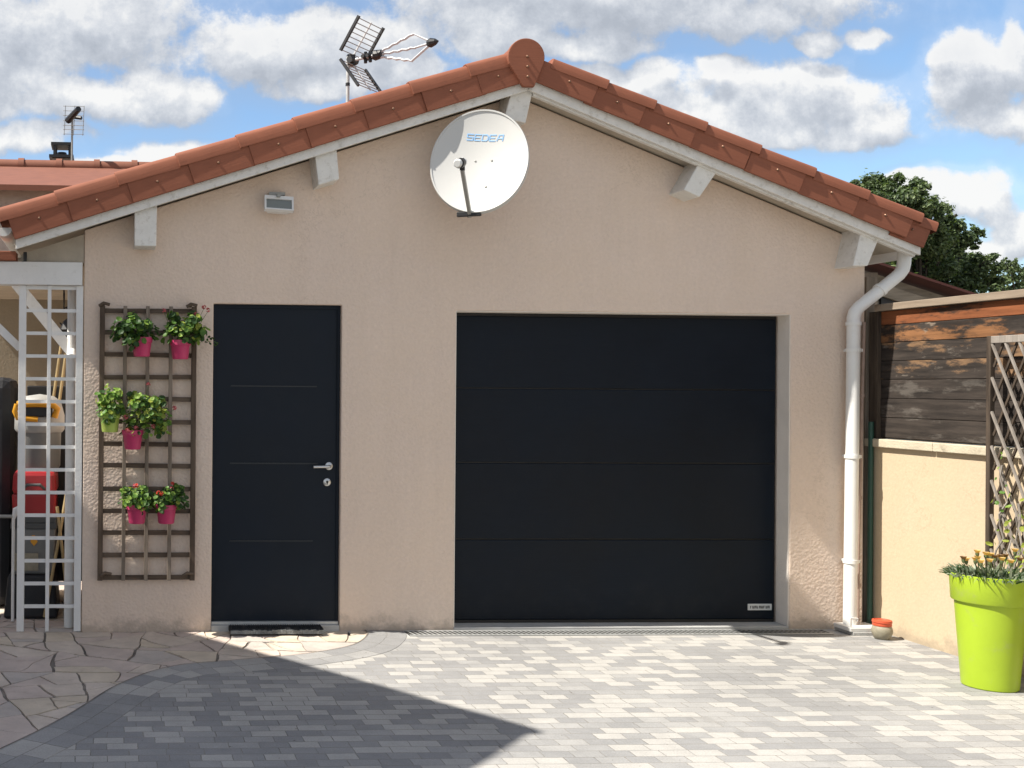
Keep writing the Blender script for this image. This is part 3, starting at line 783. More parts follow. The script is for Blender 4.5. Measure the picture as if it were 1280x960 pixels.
# TV antenna on the garage roof
hub = Vector((1.955, 1.55, 4.29))
TA = thing('tv_antenna', 'large white and black television antenna above the left garage roof slope', 'tv antenna', (1.91, 1.55, 3.3))
bd_ = Vector((0.71, -0.70, 0.0)); rd = Vector((0.70, 0.71, 0))
mx = hub + Vector((-0.04, 0.0, 0))
mb = MB(); mb.tube([(mx.x, mx.y, 3.2), (mx.x, mx.y, 4.32)], 0.015, 10); obj('mast', mb, M_galva, TA, smooth=True)
obj('mast_band', MB().tube([(mx.x, mx.y, 4.08), (mx.x, mx.y, 4.105)], 0.018, 10), M_black, TA)
for sgn in (1, -1):
    base = hub + Vector((0, 0, 0.03*sgn)) ; st = bd_*0.165 + Vector((0, 0, 0.235*sgn))
    f = obj('centre_strut', MB().bar(base, base+st*1.03, 0.012), M_alu, TA)
    for off in (-1, 1): obj('reflector_bar', MB().bar(base+rd*0.19*off+st*0.02, base+rd*0.19*off+st*1.05, 0.021), M_black, f)
    mb = MB()
    for i in range(8):
        q = base + st*(0.05+i*0.135); mb.tube([q-rd*0.19, q+rd*0.19], 0.0036, 6)
    obj('grid_rods', mb, M_greym, f)
mb = MB(); mb.tube([hub-bd_*0.06, hub+bd_*0.24], 0.012, 8); obj('boom', mb, M_alu, TA)
mb = MB()
mb.box(-0.032, 0.032, -0.032, 0.032, -0.045, 0.045, 0, Matrix.Translation(hub-bd_*0.02)); mb.tube([hub-rd*0.05, hub+rd*0.05], 0.03, 8)
for d in (0.12, 0.165): mb.tube([hub+bd_*d-rd*0.05, hub+bd_*d+rd*0.05], 0.016, 8); mb.tube([hub+bd_*d-Vector((0, 0, .045)), hub+bd_*d+Vector((0, 0, .045))], 0.014, 8)
mb.tube([hub+bd_*0.205, hub+bd_*0.27], [0.042, 0.034], 10)
obj('dipole_box', mb, M_black, TA)
tip = hub + bd_*0.72
mb = MB()
for k, (o1, o2) in enumerate(((Vector((0, 0, 0.10)), 0), (rd*0.03+Vector((0, 0, 0.0)), 0), (-rd*0.02+Vector((0, 0, -0.115)), 0))):
    a = hub+bd_*0.26+o1*0.2; bq = hub+bd_*0.55+o1; pts = []
    for i in range(9):
        pts.append(a.lerp(bq, i/8) + (Vector((0, 0, 0.004)) if i % 2 else Vector((0, 0, -0.004))))
    pts += [bq, tip-bd_*0.03+o1*0.15]
    mb.tube(pts, 0.0105, 6)
obj('director_rods', mb, M_alu, TA)
obj('tip', MB().tube([tip-bd_*0.045, tip-bd_*0.02, tip+bd_*0.02, tip+bd_*0.045], [0.028, 0.037, 0.025, 0.005], 10), M_black, TA)

# wooden wall trellis
TR = thing('wall_trellis', 'dark wooden square trellis fixed to the wall beside the narrow door', 'trellis', (0.25, 0, 0.34))
for i, x in enumerate((-0.052, 0.098, 0.246, 0.399, 0.552)):
    w = 0.017 if i in (0, 4) else 0.0125
    a = obj('stile', MB().bar((x-0.003*(i == 0), -0.048, 0.345), (x, -0.048, 2.15), w*2, 0.018, up=(0, 1, 0)), M_trelo if i in (0, 4) else M_trelv, TR, bevel=0.002)
for i, z in enumerate((2.12, 1.977, 1.83, 1.683, 1.541, 1.388, 1.241, 1.099, .946, .80, .657, .51, .362)):
    dz = random.uniform(-0.004, 0.004)
    obj('rail', MB().bar((-0.068, -0.029, z+dz), (0.568, -0.029, z-dz), 0.018, 0.030), M_trel, TR, bevel=0.002)
for x, z in ((-0.045, 2.155), (0.53, 2.155), (-0.02, 0.385), (0.52, 0.385)):
    mb = MB(); mb.tube([(x-0.03, -0.058, z-0.008), (x, -0.062, z+0.012), (x+0.04, -0.055, z+0.002)], 0.011, 8); mb.tube([(x, -0.06, z), (x, 0.0, z)], 0.008, 8)
    obj('hook', mb, M_trel, TR, smooth=True)

# hanging flower pots with geraniums
def pot_mesh():
    return MB().lathe([(0.0, 0.0), (0.048, 0.0), (0.052, 0.006), (0.062, 0.088), (0.064, 0.090), (0.068, 0.092), (0.071, 0.118), (0.071, 0.124), (0.066, 0.124), (0.062, 0.108), (0.0, 0.106)], n=28)
pm = pot_mesh()
def geranium(loc, mat, label, spread, lean, n, mix, flowers, up=0.11, seed=1, trail=0):
    random.seed(seed)
    T = thing('flower_pot', label, 'flower pot', loc, 'flower pots on the wall trellis')
    obj('pot', pm, mat, T, local=True, smooth=True)
    for hx in (-0.03, 0.03): obj('hanger', MB().tube([(hx, 0.05, 0.10), (hx, 0.075, 0.14), (hx, 0.098, 0.14), (hx, 0.103, 0.10)], 0.004, 6), M_label, T, local=True)
    f = MB(); st = MB()
    c0 = Vector((0, 0, 0.12))
    clumps = []
    for i in range(14):
        a = random.uniform(0, 2*PI)
        clumps.append((Vector((lean[0]+math.cos(a)*spread[0]*random.uniform(0.2, 0.75), min(0.06, lean[1]-0.02+math.sin(a)*spread[1]*0.7), 0.12+up*random.uniform(-0.15, 0.95))), random.uniform(0.028, 0.05)))
    for p, _ in clumps: st.tube([c0+Vector((random.uniform(-.03, .03), random.uniform(-.03, .03), -0.02)), c0.lerp(p, 0.5)+Vector((0, 0, 0.02)), p], [0.004, 0.003, 0.002], 5)
    for i in range(int(n*1.45)):
        if random.random() < 0.75:
            cp, cr_ = random.choice(clumps)
            d = Vector((random.gauss(0, 1), random.gauss(0, 1), random.gauss(0, 0.8))).normalized()
            p = cp + d*cr_*random.uniform(0.5, 1.25)
        else:
            a = random.uniform(0, 2*PI); r = math.sqrt(random.random())
            p = Vector((lean[0]+math.cos(a)*spread[0]*r, min(0.07, lean[1]+math.sin(a)*spread[1]*r), 0.125+up*random.uniform(-0.25, 1)*(1-0.5*r)))
            d = Vector((p.x-lean[0], p.y, p.z-0.1)).normalized()
        if p.y > 0.085: p.y = 0.085
        nrm_ = d*0.7 + Vector((random.gauss(0, .35), -0.45+random.gauss(0, .3), 0.55+random.gauss(0, .3)))
        f.leaf(p, nrm_, random.uniform(0.0115, 0.0225), random.choices((0, 1, 2, 3), mix)[0], n=7)
    for i in range(trail):
        u_ = i/max(1, trail-1)
        p = Vector((lean[0]+spread[0]*(0.85+0.45*u_), random.uniform(-.03, .02), 0.13-0.02*u_+random.uniform(-.025, .03)))
        f.leaf(p, (random.gauss(0, 1), -1, random.gauss(0, 1)), random.uniform(0.007, 0.012), 0, n=6)
    obj('foliage', f, [L_dark, L_mid, L_light, L_yel], T, local=True)
    obj('stems', st, M_stemg, T, local=True)
    for (x, y, z, m) in flowers:
        fb = MB()
        for k in range(12):
            d = Vector((random.gauss(0, 1), random.gauss(0, 1), random.gauss(0, 1))).normalized()
            fb.leaf(Vector((x, y, z))+d*0.013, d, random.uniform(0.006, 0.010), 0, n=5)
        fb.tube([(x*0.4, 0, 0.12), (x*0.8, y*0.7, z*0.7+0.03), (x, y, z-0.01)], 0.0016, 5, mi=1)
        obj('flower', fb, [m, M_stemg], T, local=True)
    return T
geranium((0.205, -0.155, 1.815), M_pink, 'pink flower pot with dark green bushy geranium, top left on the wall trellis', (0.17, 0.09), (-0.045, 0.0), 330, (6, 3, 1.2, 0), [], 0.14, 3)
geranium((0.455, -0.155, 1.80), M_pink, 'pink flower pot with sprawling geranium reaching towards the door, top right on the trellis', (0.17, 0.09), (0.02, 0.0), 320, (4, 4, 2, 0.7), [(0.15, -.02, 0.34, P_pink), (0.175, -.03, 0.32, P_pink), (-0.11, -.03, 0.315, P_pink), (0.10, 0, 0.30, P_pink)], 0.17, 4, 16)
geranium((0.003, -0.155, 1.325), M_limes, 'lime green flower pot with fresh bright geranium leaves on the wall trellis', (0.095, 0.08), (0.0, 0), 220, (1, 4, 5, 1), [(0.10, -.08, 0.10, P_pink)], 0.15, 5)
geranium((0.150, -0.165, 1.215), M_pink, 'pink flower pot with yellow-green geranium, lowest of the trellis middle cluster beside the lime pot', (0.17, 0.09), (0.09, 0.0), 360, (2, 4, 3, 2.5), [(0.02, -.06, 0.14, P_pink), (0.13, -.07, 0.15, P_pink), (0.27, 0.0, 0.27, P_pink), (0.10, 0, 0.42, P_pink), (-0.035, -.07, 0.125, P_pink)], 0.25, 6)
geranium((0.181, -0.155, 0.735), M_pink, 'pink flower pot with low green geranium, left of the lowest trellis pair', (0.12, 0.08), (-0.005, 0), 230, (3, 4, 2, 0.3), [(0.0, -.05, 0.25, P_red), (-0.02, -.04, 0.245, P_pink)], 0.11, 8)
geranium((0.372, -0.155, 0.735), M_pink, 'pink flower pot with coral red geranium flowers, right of the lowest trellis pair', (0.12, 0.08), (0.025, 0), 240, (4, 4, 1.5, 0.2), [(-0.055, -.08, 0.205, P_red), (-0.035, -.085, 0.20, P_red), (0.03, -.05, 0.23, P_pink), (0.035, -.03, 0.26, P_red)], 0.13, 9)

# ------------------------------------------------------------------ left side: white lattice, carport and what stands under it
LP = thing('lattice_panel', 'narrow white square lattice panel standing under the carport beam', 'lattice', (-0.39, 0.02, 0))
for x, w in ((-0.578, 0.048), (-0.402, 0.024), (-0.203, 0.046)):
    obj('stile', MB().box(x-w/2, x+w/2, 0.0, 0.03, 0.0, 2.283), M_white2, LP, bevel=0.002)
for k in range(15):
    z = 2.268-k*0.1503
    obj('rail', MB().box(-0.554, -0.226, 0.012, 0.028, z-0.011, z+0.011), M_white2, LP)
CP = thing('carport', 'white timber carport frame with tiled strip left of the garage', 'carport', (-1.2, 0, 0))
obj('beam', MB().box(-3.2, -0.186, -0.03, 0.09, 2.284, 2.435), M_white2, CP, bevel=0.004)
obj('infill_board', MB().prism([(-0.60, 2.436), (-0.178, 2.436), (-0.178, 2.625), (-0.585, 2.49)], 0.01, 0.03), M_soffit, CP)
obj('post', MB().box(-3.2, -3.08, -0.02, 0.09, 0, 2.283), M_white2, CP)
obj('post', MB().box(-3.2, -3.08, 2.9, 3.0, 0, 2.283), M_white2, CP)
obj('brace', MB().bar((-0.60, 0.10, 1.87), (-1.05, 0.10, 2.30), 0.05, 0.05), M_white2, CP)
obj('brace', MB().bar((-0.68, 0.32, 2.36), (-0.22, 0.32, 1.80), 0.06, 0.075), M_white2, CP)
mb = MB(); mb.prism([(-0.62, 2.437), (-0.62, 2.50), (-2.9, 2.50), (-2.9, 2.437)][::-1], -0.06, 0.10)
obj('tile_strip', mb, M_tile, CP, bevel=0.006)
obj('bracket', MB().box(-0.575, -0.553, -0.012, 0.009, 2.437, 2.50), M_black, CP)
mb = MB(); mb.add([(-1.3, 1.0, 2.52), (-0.18, 1.0, 2.52), (-0.18, 3.2, 2.44), (-1.3, 3.2, 2.44), (-1.3, 1.0, 2.58), (-0.18, 1.0, 2.58), (-0.18, 3.2, 2.50), (-1.3, 3.2, 2.50)],
       [(0, 1, 2, 3), (4, 7, 6, 5), (0, 4, 5, 1), (1, 5, 6, 2), (2, 6, 7, 3), (3, 7, 4, 0)])
obj('rear_roof', mb, M_soffit, CP)
cp_pipe = obj('rain_pipe', MB().tube([(-0.262, 0.14, 0.0), (-0.262, 0.14, 1.80), (-0.262, 0.30, 1.86), (-0.262, 0.32, 2.4)], 0.034, 16), M_pvc, CP, smooth=True)
obj('pipe_collar', MB().lathe([(0.035, -.01), (0.040, -.01), (0.040, .01), (0.035, .01)], (-0.262, 0.14, 0.45), 16), M_pvc, cp_pipe)
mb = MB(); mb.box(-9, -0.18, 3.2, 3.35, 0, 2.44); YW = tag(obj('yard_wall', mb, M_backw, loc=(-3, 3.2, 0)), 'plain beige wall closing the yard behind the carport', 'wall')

# stack of stored things behind the lattice
def rbox(x0, x1, y0, y1, z0, z1, taper=0.0):
    mb = MB(); cx, cy = (x0+x1)/2, (y0+y1)/2
    mb.add([(cx+(x-cx)*k, cy+(y-cy)*k, z) for z, k in ((z0, 1+taper), (z1, 1.0)) for x, y in ((x0, y0), (x1, y0), (x1, y1), (x0, y1))],
           [(3, 2, 1, 0), (4, 5, 6, 7), (0, 1, 5, 4), (1, 2, 6, 5), (2, 3, 7, 6), (3, 0, 4, 7)])
    return mb
tag(obj('covered_crate', rbox(-0.70, -0.375, 0.42, 0.82, 0.0, 0.30, 0.16), M_tarp, loc=(-0.55, 0.6, 0), bevel=0.02), 'black cloth-covered crate on the ground behind the white lattice', 'crate')
B1 = thing('storage_box', 'grey storage box with a yellow mark above the black covered crate', 'storage box', (-0.52, 0.6, 0.30))
obj('box_body', rbox(-0.675, -0.375, 0.44, 0.80, 0.301, 0.62, -0.04), M_mgrey, B1, bevel=0.012)
mb = MB(); mb.box(-0.685, -0.365, 0.43, 0.81, 0.621, 0.66); mb.box(-0.66, -0.39, 0.425, 0.43, 0.665, 0.675); mb.box(-0.68, -0.37, 0.435, 0.80, 0.66, 0.70)
obj('lid', mb, M_dgrey, B1, bevel=0.006)
obj('emblem', MB().prism([(-0.545, 0.53), (-0.52, 0.50), (-0.495, 0.53), (-0.515, 0.575), (-0.535, 0.575)], 0.428, 0.435), M_yellow, B1)
obj('front_panel', MB().box(-0.665, -0.49, 0.424, 0.434, 0.33, 0.45), M_stone, B1)
B2 = thing('toolbox', 'red plastic toolbox stacked on the grey storage box behind the white lattice', 'toolbox', (-0.52, 0.6, 0.70))
obj('box_body', rbox(-0.68, -0.37, 0.45, 0.78, 0.7005, 0.86, -0.05), M_red, B2, bevel=0.015)
obj('lid', rbox(-0.67, -0.375, 0.44, 0.79, 0.8605, 1.02, 0.06), M_red, B2, bevel=0.03)
obj('carry_handle', MB().tube([(-0.60, 0.43, 0.90), (-0.57, 0.40, 0.93), (-0.48, 0.40, 0.93), (-0.45, 0.43, 0.90)], 0.011, 8), M_dgrey, B2)
B3 = thing('shop_vacuum', 'grey vacuum cleaner with a yellow carrying handle on the red toolbox', 'vacuum cleaner', (-0.5, 0.6, 1.02))
mb = MB(); mb.lathe([(0.0, 0), (0.13, 0), (0.15, 0.03), (0.155, 0.26), (0.16, 0.27), (0.0, 0.27)], (-0.50, 0.62, 1.0205), 32); obj('drum', mb, M_mgrey, B3, smooth=True)
mb = MB(); mb.lathe([(0.0, 0), (0.165, 0), (0.18, 0.02), (0.178, 0.12), (0.15, 0.22), (0.10, 0.255), (0.0, 0.27)], (-0.50, 0.62, 1.291), 32); obj('motor_head', mb, M_lgrey, B3, smooth=True)
mb = MB()
mb.tube([(-0.645, 0.42, 1.49), (-0.50, 0.405, 1.495), (-0.40, 0.41, 1.49), (-0.365, 0.43, 1.46), (-0.385, 0.44, 1.40)], 0.024, 10)
mb.tube([(-0.645, 0.42, 1.49), (-0.66, 0.42, 1.44), (-0.64, 0.42, 1.395), (-0.50, 0.415, 1.385)], 0.020, 10)
obj('carrying_handle', mb, M_yellow, B3, smooth=True)
obj('handle_recess', MB().box(-0.63, -0.40, 0.43, 0.47, 1.40, 1.48), M_black, B3, bevel=0.01)
tag(obj('tarpaulin_bundle', rbox(-1.35, -0.70, 0.75, 1.35, 0.0, 1.68, 0.0), M_tarp, loc=(-1.0, 1.0, 0), bevel=0.08), 'tall black tarpaulin bundle at the left edge under the carport', 'tarpaulin')
tag(obj('dark_cabinet', MB().box(-0.62, -0.19, 1.0, 1.35, 0.15, 1.62), M_black, loc=(-0.42, 1.15, 0), bevel=0.01), 'black cabinet behind the stacked boxes and the white lattice', 'cabinet')
for i, (a, b_, l) in enumerate((((-0.63, 0.93, 0.02), (-0.36, 0.97, 1.98), 'thin leaning bamboo stick, longest one behind the white lattice'), ((-0.57, 0.90, 0.02), (-0.33, 0.95, 1.86), 'thin bamboo stick with the second highest top behind the white lattice'),
                   ((-0.44, 0.36, 0.02), (-0.275, 0.40, 1.00), 'pale broom handle leaning right beside the rain pipe'), ((-0.27, 0.36, 0.02), (-0.36, 0.39, 0.78), 'short bamboo stick crossing the pale broom handle'))):
    tag(obj('leaning_stick', MB().tube([a, Vector(a).lerp(Vector(b_), .5)+Vector((0.004, 0, 0)), b_], 0.011, 8), M_bamboo, loc=a), l, 'stick', 'sticks leaning behind the lattice')
mb = MB(); mb.lathe([(0, -.10), (0.02, -.09), (0.075, 0.0), (0.05, 0.06), (0.012, 0.09), (0, 0.10)], (-0.285, 0.55, 2.02), 10)
mb.tube([(-0.285, 0.55, 2.10), (-0.31, 0.55, 2.18), (-0.33, 0.55, 2.17), (-0.33, 0.55, 2.28)], 0.008, 6); mb.tube([(-0.285, 0.55, 2.0), (-0.36, 0.55, 2.07)], [0.02, 0.004], 6); mb.tube([(-0.27, 0.55, 1.98), (-0.24, 0.55, 1.86)], [0.02, 0.004], 6); mb.tube([(-0.27, 0.55, 2.04), (-0.23, 0.55, 2.14)], [0.018, 0.004], 6)
mb.tube([(-0.33, 0.55, 2.28), (-0.33, 0.40, 2.36), (-0.33, 0.05, 2.37)], 0.006, 6)
tag(obj('hanging_ornament', mb, M_black, loc=(-0.285, 0.55, 2.02)), 'black metal bird-like ornament hanging under the carport behind the lattice', 'ornament')
WH = thing('folded_frame', 'white tubular frame end standing at the left of the lattice foot', 'folded frame', (-0.7, 0.35, 0))
obj('upright', MB().tube([(-0.655, 0.32, 0.0), (-0.655, 0.32, 0.70), (-0.64, 0.32, 0.76), (-0.60, 0.32, 0.78)], [0.011, 0.011, 0.026, 0.024], 10), M_white2, WH, smooth=True)
obj('crossbar', MB().tube([(-0.66, 0.32, 0.72), (-1.4, 0.32, 0.73)], 0.012, 8), M_greym, WH, smooth=True)

# ------------------------------------------------------------------ right side: boundary wall, fence, lattice, planter
BX = 5.227
BW = thing('boundary_wall', 'low cream rendered wall running forward from the right garage corner', 'wall', (BX+0.1, -2, 0))
obj('wall_body', MB().box(BX, BX+0.22, -9.0, 0.02, -0.02, 1.249), M_bound, BW, bevel=0.004)
mb = MB(); y = 0.04
while y > -9: mb.box(BX-0.030, BX+0.25, max(-9, y-0.62), y-0.003, 1.25, 1.305); y -= 0.62
obj('coping', mb, M_coping, BW, bevel=0.005)
FN = thing('wooden_fence', 'weathered board fence with peeling orange varnish standing on the low cream wall', 'fence', (BX+0.1, -2, 1.31))
zz = [1.315, 1.452, 1.580, 1.708, 1.833, 1.957, 2.076, 2.172]
pm_ = [M_plank, M_plank, M_plank, M_plank_low, M_plank_low, M_plank_mid, M_plank_worn]
for i in range(7):
    o = obj('plank', MB().box(BX+0.02+random.uniform(-.002, .002), BX+0.045, -4.5, -0.055, zz[i]+0.0015, zz[i+1]-0.0015), pm_[i], FN, bevel=0.003)
    if i == 6: o['label'] = 'top fence board with bright orange worn varnish'
obj('cap_rail', MB().box(BX-0.012, BX+0.075, -4.5, -0.03, 2.174, 2.220), M_rail, FN, bevel=0.003)
obj('post', MB().box(BX-0.005, BX+0.06, -0.052, 0.028, 1.306, 2.172), M_post, FN, bevel=0.003)
obj('backing_board', MB().box(BX+0.047, BX+0.055, -4.5, -0.055, 1.31, 2.172), M_post, FN)  # board added behind the planks to stop light showing through their gaps
tag(obj('timber_post', MB().box(5.225, 5.29, 0.06, 0.14, 0, 2.42), M_gpost, loc=(5.25, 0.1, 0), bevel=0.004), 'grey timber post behind the dark fence end beside the downpipe', 'post')
tag(obj('green_pole', MB().tube([(5.198, -0.03, 0), (5.198, -0.03, 1.42)], 0.017, 12), M_green, loc=(5.198, -0.03, 0), smooth=True), 'dark green pole in the corner between garage and cream wall', 'pole')
mb = MB().tube([(5.118, -0.022, 0.05), (5.120, -0.022, 0.62), (5.132, -0.022, 1.2), (5.150, -0.022, 2.1)], 0.0105, 10)
for z, x in ((0.30, 5.119), (0.9, 5.126), (1.6, 5.14)): mb.lathe([(0.011, -.012), (0.015, -.012), (0.015, .012), (0.011, .012)], (x, -0.022, z), 10)
tag(obj('conduit_pipe', mb, M_copper, loc=(5.12, -0.022, 0), smooth=True), 'thin rusty pink conduit just right of the white downpipe', 'pipe')

LT = thing('diamond_lattice', 'weathered diamond lattice frame leaning on the cream wall behind the lime planter', 'lattice', (5.15, -1.5, 0.3))
lx, y0, y1, z0, z1 = 5.145, -1.975, -1.078, 0.28, 1.955
mb = MB(); mb.box(lx-0.012, lx+0.018, y0-0.002, y1-0.027, z1-0.042, z1); mb.box(lx-0.012, lx+0.018, y0-0.002, y1-0.027, z0, z0+0.03)
obj('frame_rail', mb, M_slat, LT, bevel=0.003)
obj('frame_stile', MB().box(lx-0.012, lx+0.018, y1-0.026, y1+0.004, z0-0.28, z1+0.001), M_post, LT, bevel=0.003)
obj('frame_stile', MB().box(lx-0.012, lx+0.018, y0-0.032, y0-0.0305+0.028, z0-0.28, z1+0.001), M_gpost, LT, bevel=0.003)
ms = [MB(), MB()]
slope = 2.1
for sgn in (0, 1):
    c = -4.0+0.09*sgn
    while c < 6.0:
        pts = []
        for yv in (y0, y1-0.028):
            zv = c + (slope if sgn else -slope)*(yv-y0); pts.append((yv, zv))
        (ya, za), (yb, zb) = pts
        def clip(zlim, lo):
            global ya, za, yb, zb
        if (za-zb) != 0:
            ts = [0.0, 1.0]
            tl = sorted(((z0+0.03-za)/(zb-za), (z1-0.042-za)/(zb-za)))
            ta, tb = max(0, tl[0]), min(1, tl[1])
            if tb-ta > 0.03:
                xx = lx + (-0.004 if sgn else 0.010)
                A = (xx, ya+(yb-ya)*ta, za+(zb-za)*ta); B = (xx, ya+(yb-ya)*tb, za+(zb-za)*tb)
                ms[sgn].bar(A, B, 0.0125, 0.010, up=(1, 0, 0))
        c += 0.20
obj('slats', ms[0], M_post, LT); obj('slats', ms[1], M_slat, LT)  # rear slats in the dark post wood: shade painted into their colour
CL = thing('climbing_plant', 'sparse green climber winding through the diamond lattice', 'climbing plant', (5.13, -1.3, 0.3))
random.seed(21); st = MB(); lf = MB()
for s in range(8):
    y = -1.14-0.05*s-random.uniform(0, .05); z = 0.3; pts = []
    top = random.uniform(0.9, 1.42) if s < 6 else 1.1
    while z < top:
        pts.append((5.118+random.uniform(-.02, .03), y, z)); y += random.uniform(-0.035, 0.035); z += 0.07
        for k in range(3):
            if random.random() < 0.55:
                lf.leaf((5.105+random.uniform(-.04, .05), y+random.uniform(-.06, .06), z+random.uniform(-.04, .04)), (-1, random.gauss(0, .6), random.gauss(0.4, .6)), random.uniform(0.010, 0.022), random.choice((0, 1, 2, 2)), aspect=0.6)
    st.tube(pts, 0.005, 5)
obj('stems', st, M_slat, CL); obj('leaves', lf, [L_mid, L_light, L_yel], CL)

PL = thing('planter', 'tall lime green tapered planter with orange gazanias by the cream wall', 'planter', (4.875, -1.42, 0))
prof = [(0.0, 0.0), (0.126, 0.0), (0.131, 0.006), (0.164, 0.455), (0.165, 0.470), (0.1775, 0.472), (0.181, 0.478), (0.188, 0.612), (0.188, 0.620), (0.183, 0.622), (0.177, 0.615), (0.173, 0.575), (0.0, 0.574)]
obj('pot', MB().lathe(prof, (4.875, -1.42, 0), 56), M_lime, PL, smooth=True, angle=30)
obj('soil', MB().lathe([(0, 0.0), (0.1725, 0.0), (0.14, 0.012), (0, 0.018)], (4.875, -1.42, 0.576), 32), M_soil, PL)
random.seed(5); f = MB()
for i in range(900):
    a = random.uniform(0, 2*PI); r = 0.172*math.sqrt(random.random())
    p = Vector((4.875+r*math.cos(a), -1.42+r*math.sin(a), 0.59))
    out = Vector((math.cos(a), math.sin(a), 0))*(0.25+1.3*r/0.172*random.uniform(0.3, 1)) + Vector((random.gauss(0, .35), random.gauss(0, .35), 1.0))
    out.normalize(); Ln = random.uniform(0.05, 0.105); side = out.cross(Vector((random.gauss(0, 1), random.gauss(0, 1), .3))).normalized()*random.uniform(0.003, 0.006)
    mid = p+out*Ln*0.6; tipp = p+out*Ln + Vector((0, 0, -random.uniform(0.0, 0.045)))
    f.add([p-side*.6, p+side*.6, mid+side, mid-side, tipp], [(0, 1, 2, 3), (3, 2, 4)], random.choice((0, 0, 1, 1, 2)))
for k in range(7):
    p = Vector((4.70, -1.45+random.uniform(-.05, .05), 0.61)); q = p+Vector((-random.uniform(.03, .10), random.uniform(-.05, .03), random.uniform(-.01, .05)))
    f.add([p, p+Vector((0, 0, .008)), q], [(0, 1, 2)], 0)
obj('foliage', f, [L_silver, L_silver2, L_dark], PL)
for (dx, dy, z, m_) in ((-0.125, -.06, 0.715, P_or), (-0.105, -.02, 0.70, P_or), (-0.07, -.05, 0.735, P_or), (-0.052, -.09, 0.725, P_or2), (-0.015, -.02, 0.725, P_or), (0.005, -.06, 0.722, P_or2), (0.05, -.04, 0.722, P_or2), (-0.19, -.04, 0.71, P_or2), (-0.165, -.03, 0.70, P_or), (0.14, 0.0, 0.745, P_or), (-0.09, -.10, 0.705, P_or), (-0.14, -.10, 0.70, P_or), (-0.03, -.11, 0.715, P_or), (0.09, -.09, 0.71, P_or2), (-0.115, -.045, 0.745, P_or), (0.03, -.1, 0.70, P_or)):
    fb = MB(); c = Vector((4.875+dx, -1.42+dy, z)); base = Vector((4.875+dx*0.8, -1.42+dy*0.6, 0.59))
    fb.tube([base, base.lerp(c, 0.6)+Vector((0.005, 0, 0)), c-Vector((0, 0, 0.018))], 0.0022, 5, mi=1)
    fb.tube([c-Vector((0, 0, 0.02)), c-Vector((0, 0, 0.01)), c], [0.005, 0.009, 0.010], 7, mi=1)
    for k in range(9):
        a = 2*PI*k/9; d = Vector((math.cos(a), math.sin(a), 0)); t_ = Vector((-d.y, d.x, 0))*0.005
        fb.add([c+d*0.006-t_, c+d*0.006+t_, c+d*0.016+Vector((0, 0, 0.016))+t_*1.2, c+d*0.016+Vector((0, 0, 0.016))-t_*1.2], [(0, 1, 2, 3)])
    obj('flower', fb, [m_, M_stemg], PL)

JR = thing('stoneware_jar', 'small stoneware jar with an orange red lid on the paving by the downpipe', 'jar', (5.085, -0.30, 0))
obj('jar_body', MB().lathe([(0, 0), (0.040, 0), (0.046, 0.006), (0.060, 0.04), (0.061, 0.06), (0.055, 0.082), (0.052, 0.086), (0, 0.086)], (5.085, -0.30, 0.001), 28), M_stone, JR, smooth=True)
obj('lid', MB().lathe([(0.0, 0.087), (0.054, 0.087), (0.056, 0.092), (0.054, 0.104), (0.058, 0.110), (0.056, 0.124), (0.048, 0.126), (0.045, 0.118), (0, 0.116)], (5.085, -0.30, 0.001), 28), M_lid, JR, smooth=True)

# shed behind the fence
SH = thing('shed', 'old wooden shed with dark red sheet roof behind the board fence', 'shed', (7.0, 1.6, 0))
def rz(x): return 2.665 - (x-6.35)*0.30
obj('wall', MB().prism([(6.26, 0), (8.3, 0), (8.3, rz(8.3)-0.03), (6.26, rz(6.26)-0.03)], 1.6, 1.7), M_shedw, SH)
obj('corner_post', MB().box(6.28, 6.40, 1.55, 1.60, 0, 2.62), M_gpost, SH)
obj('window', MB().box(6.45, 6.80, 1.575, 1.599, 2.0, 2.42), M_black, SH)
mb = MB(); mb.bar((6.40, 1.575, 2.49), (8.2, 1.575, 1.95), 0.05, 0.10); obj('rail', mb, M_shedw, SH)
mb = MB()
for k, (o_, w) in enumerate(((0.0, 0.02), (0.03, 0.016))):
    mb.prism([(6.15, rz(6.15)+o_), (8.5, rz(8.5)+o_), (8.5, rz(8.5)+o_+w), (6.15, rz(6.15)+o_+w)], 1.42+0.5*k, 4.5)
obj('roof', mb, M_tile3, SH)

# ------------------------------------------------------------------ neighbour house on the left, behind
NH = thing('neighbour_house', 'low neighbouring house with terracotta ridge and chimney beyond the left roof', 'house', (-2.0, 8.5, 0))
obj('wall', MB().box(-14, 1.9, 8.3, 14.5, 0, 4.42), M_stonew, NH)
mb = MB()
mb.add([(-14.3, 8.0, 4.42), (2.1, 8.0, 4.42), (2.1, 11.3, 5.34), (-14.3, 11.3, 5.34), (2.1, 14.8, 4.42), (-14.3, 14.8, 4.42), (-14.3, 8.0, 4.34), (2.1, 8.0, 4.34), (2.1, 14.8, 4.34), (-14.3, 14.8, 4.34)],
       [(0, 1, 2, 3), (3, 2, 4, 5), (0, 6, 7, 1), (5, 4, 8, 9), (1, 7, 8, 4, 2), (0, 3, 5, 9, 6)])
obj('roof', mb, M_tile2, NH)
mb = MB(); x = -14.3; i = 0
while x < 2.1:
    mb.tube([(x, 11.3, 5.33), (x+0.62, 11.3, 5.33)], 0.125, 12); mb.tube([(x+0.56, 11.3, 5.332), (x+0.66, 11.3, 5.332)], 0.15, 12); x += 0.64
obj('ridge_tiles', mb, M_tile2, NH, smooth=True)
ch = obj('chimney', MB().box(-1.03, -0.71, 11.6, 12.0, 4.7, 5.56), M_chim, NH, bevel=0.01)
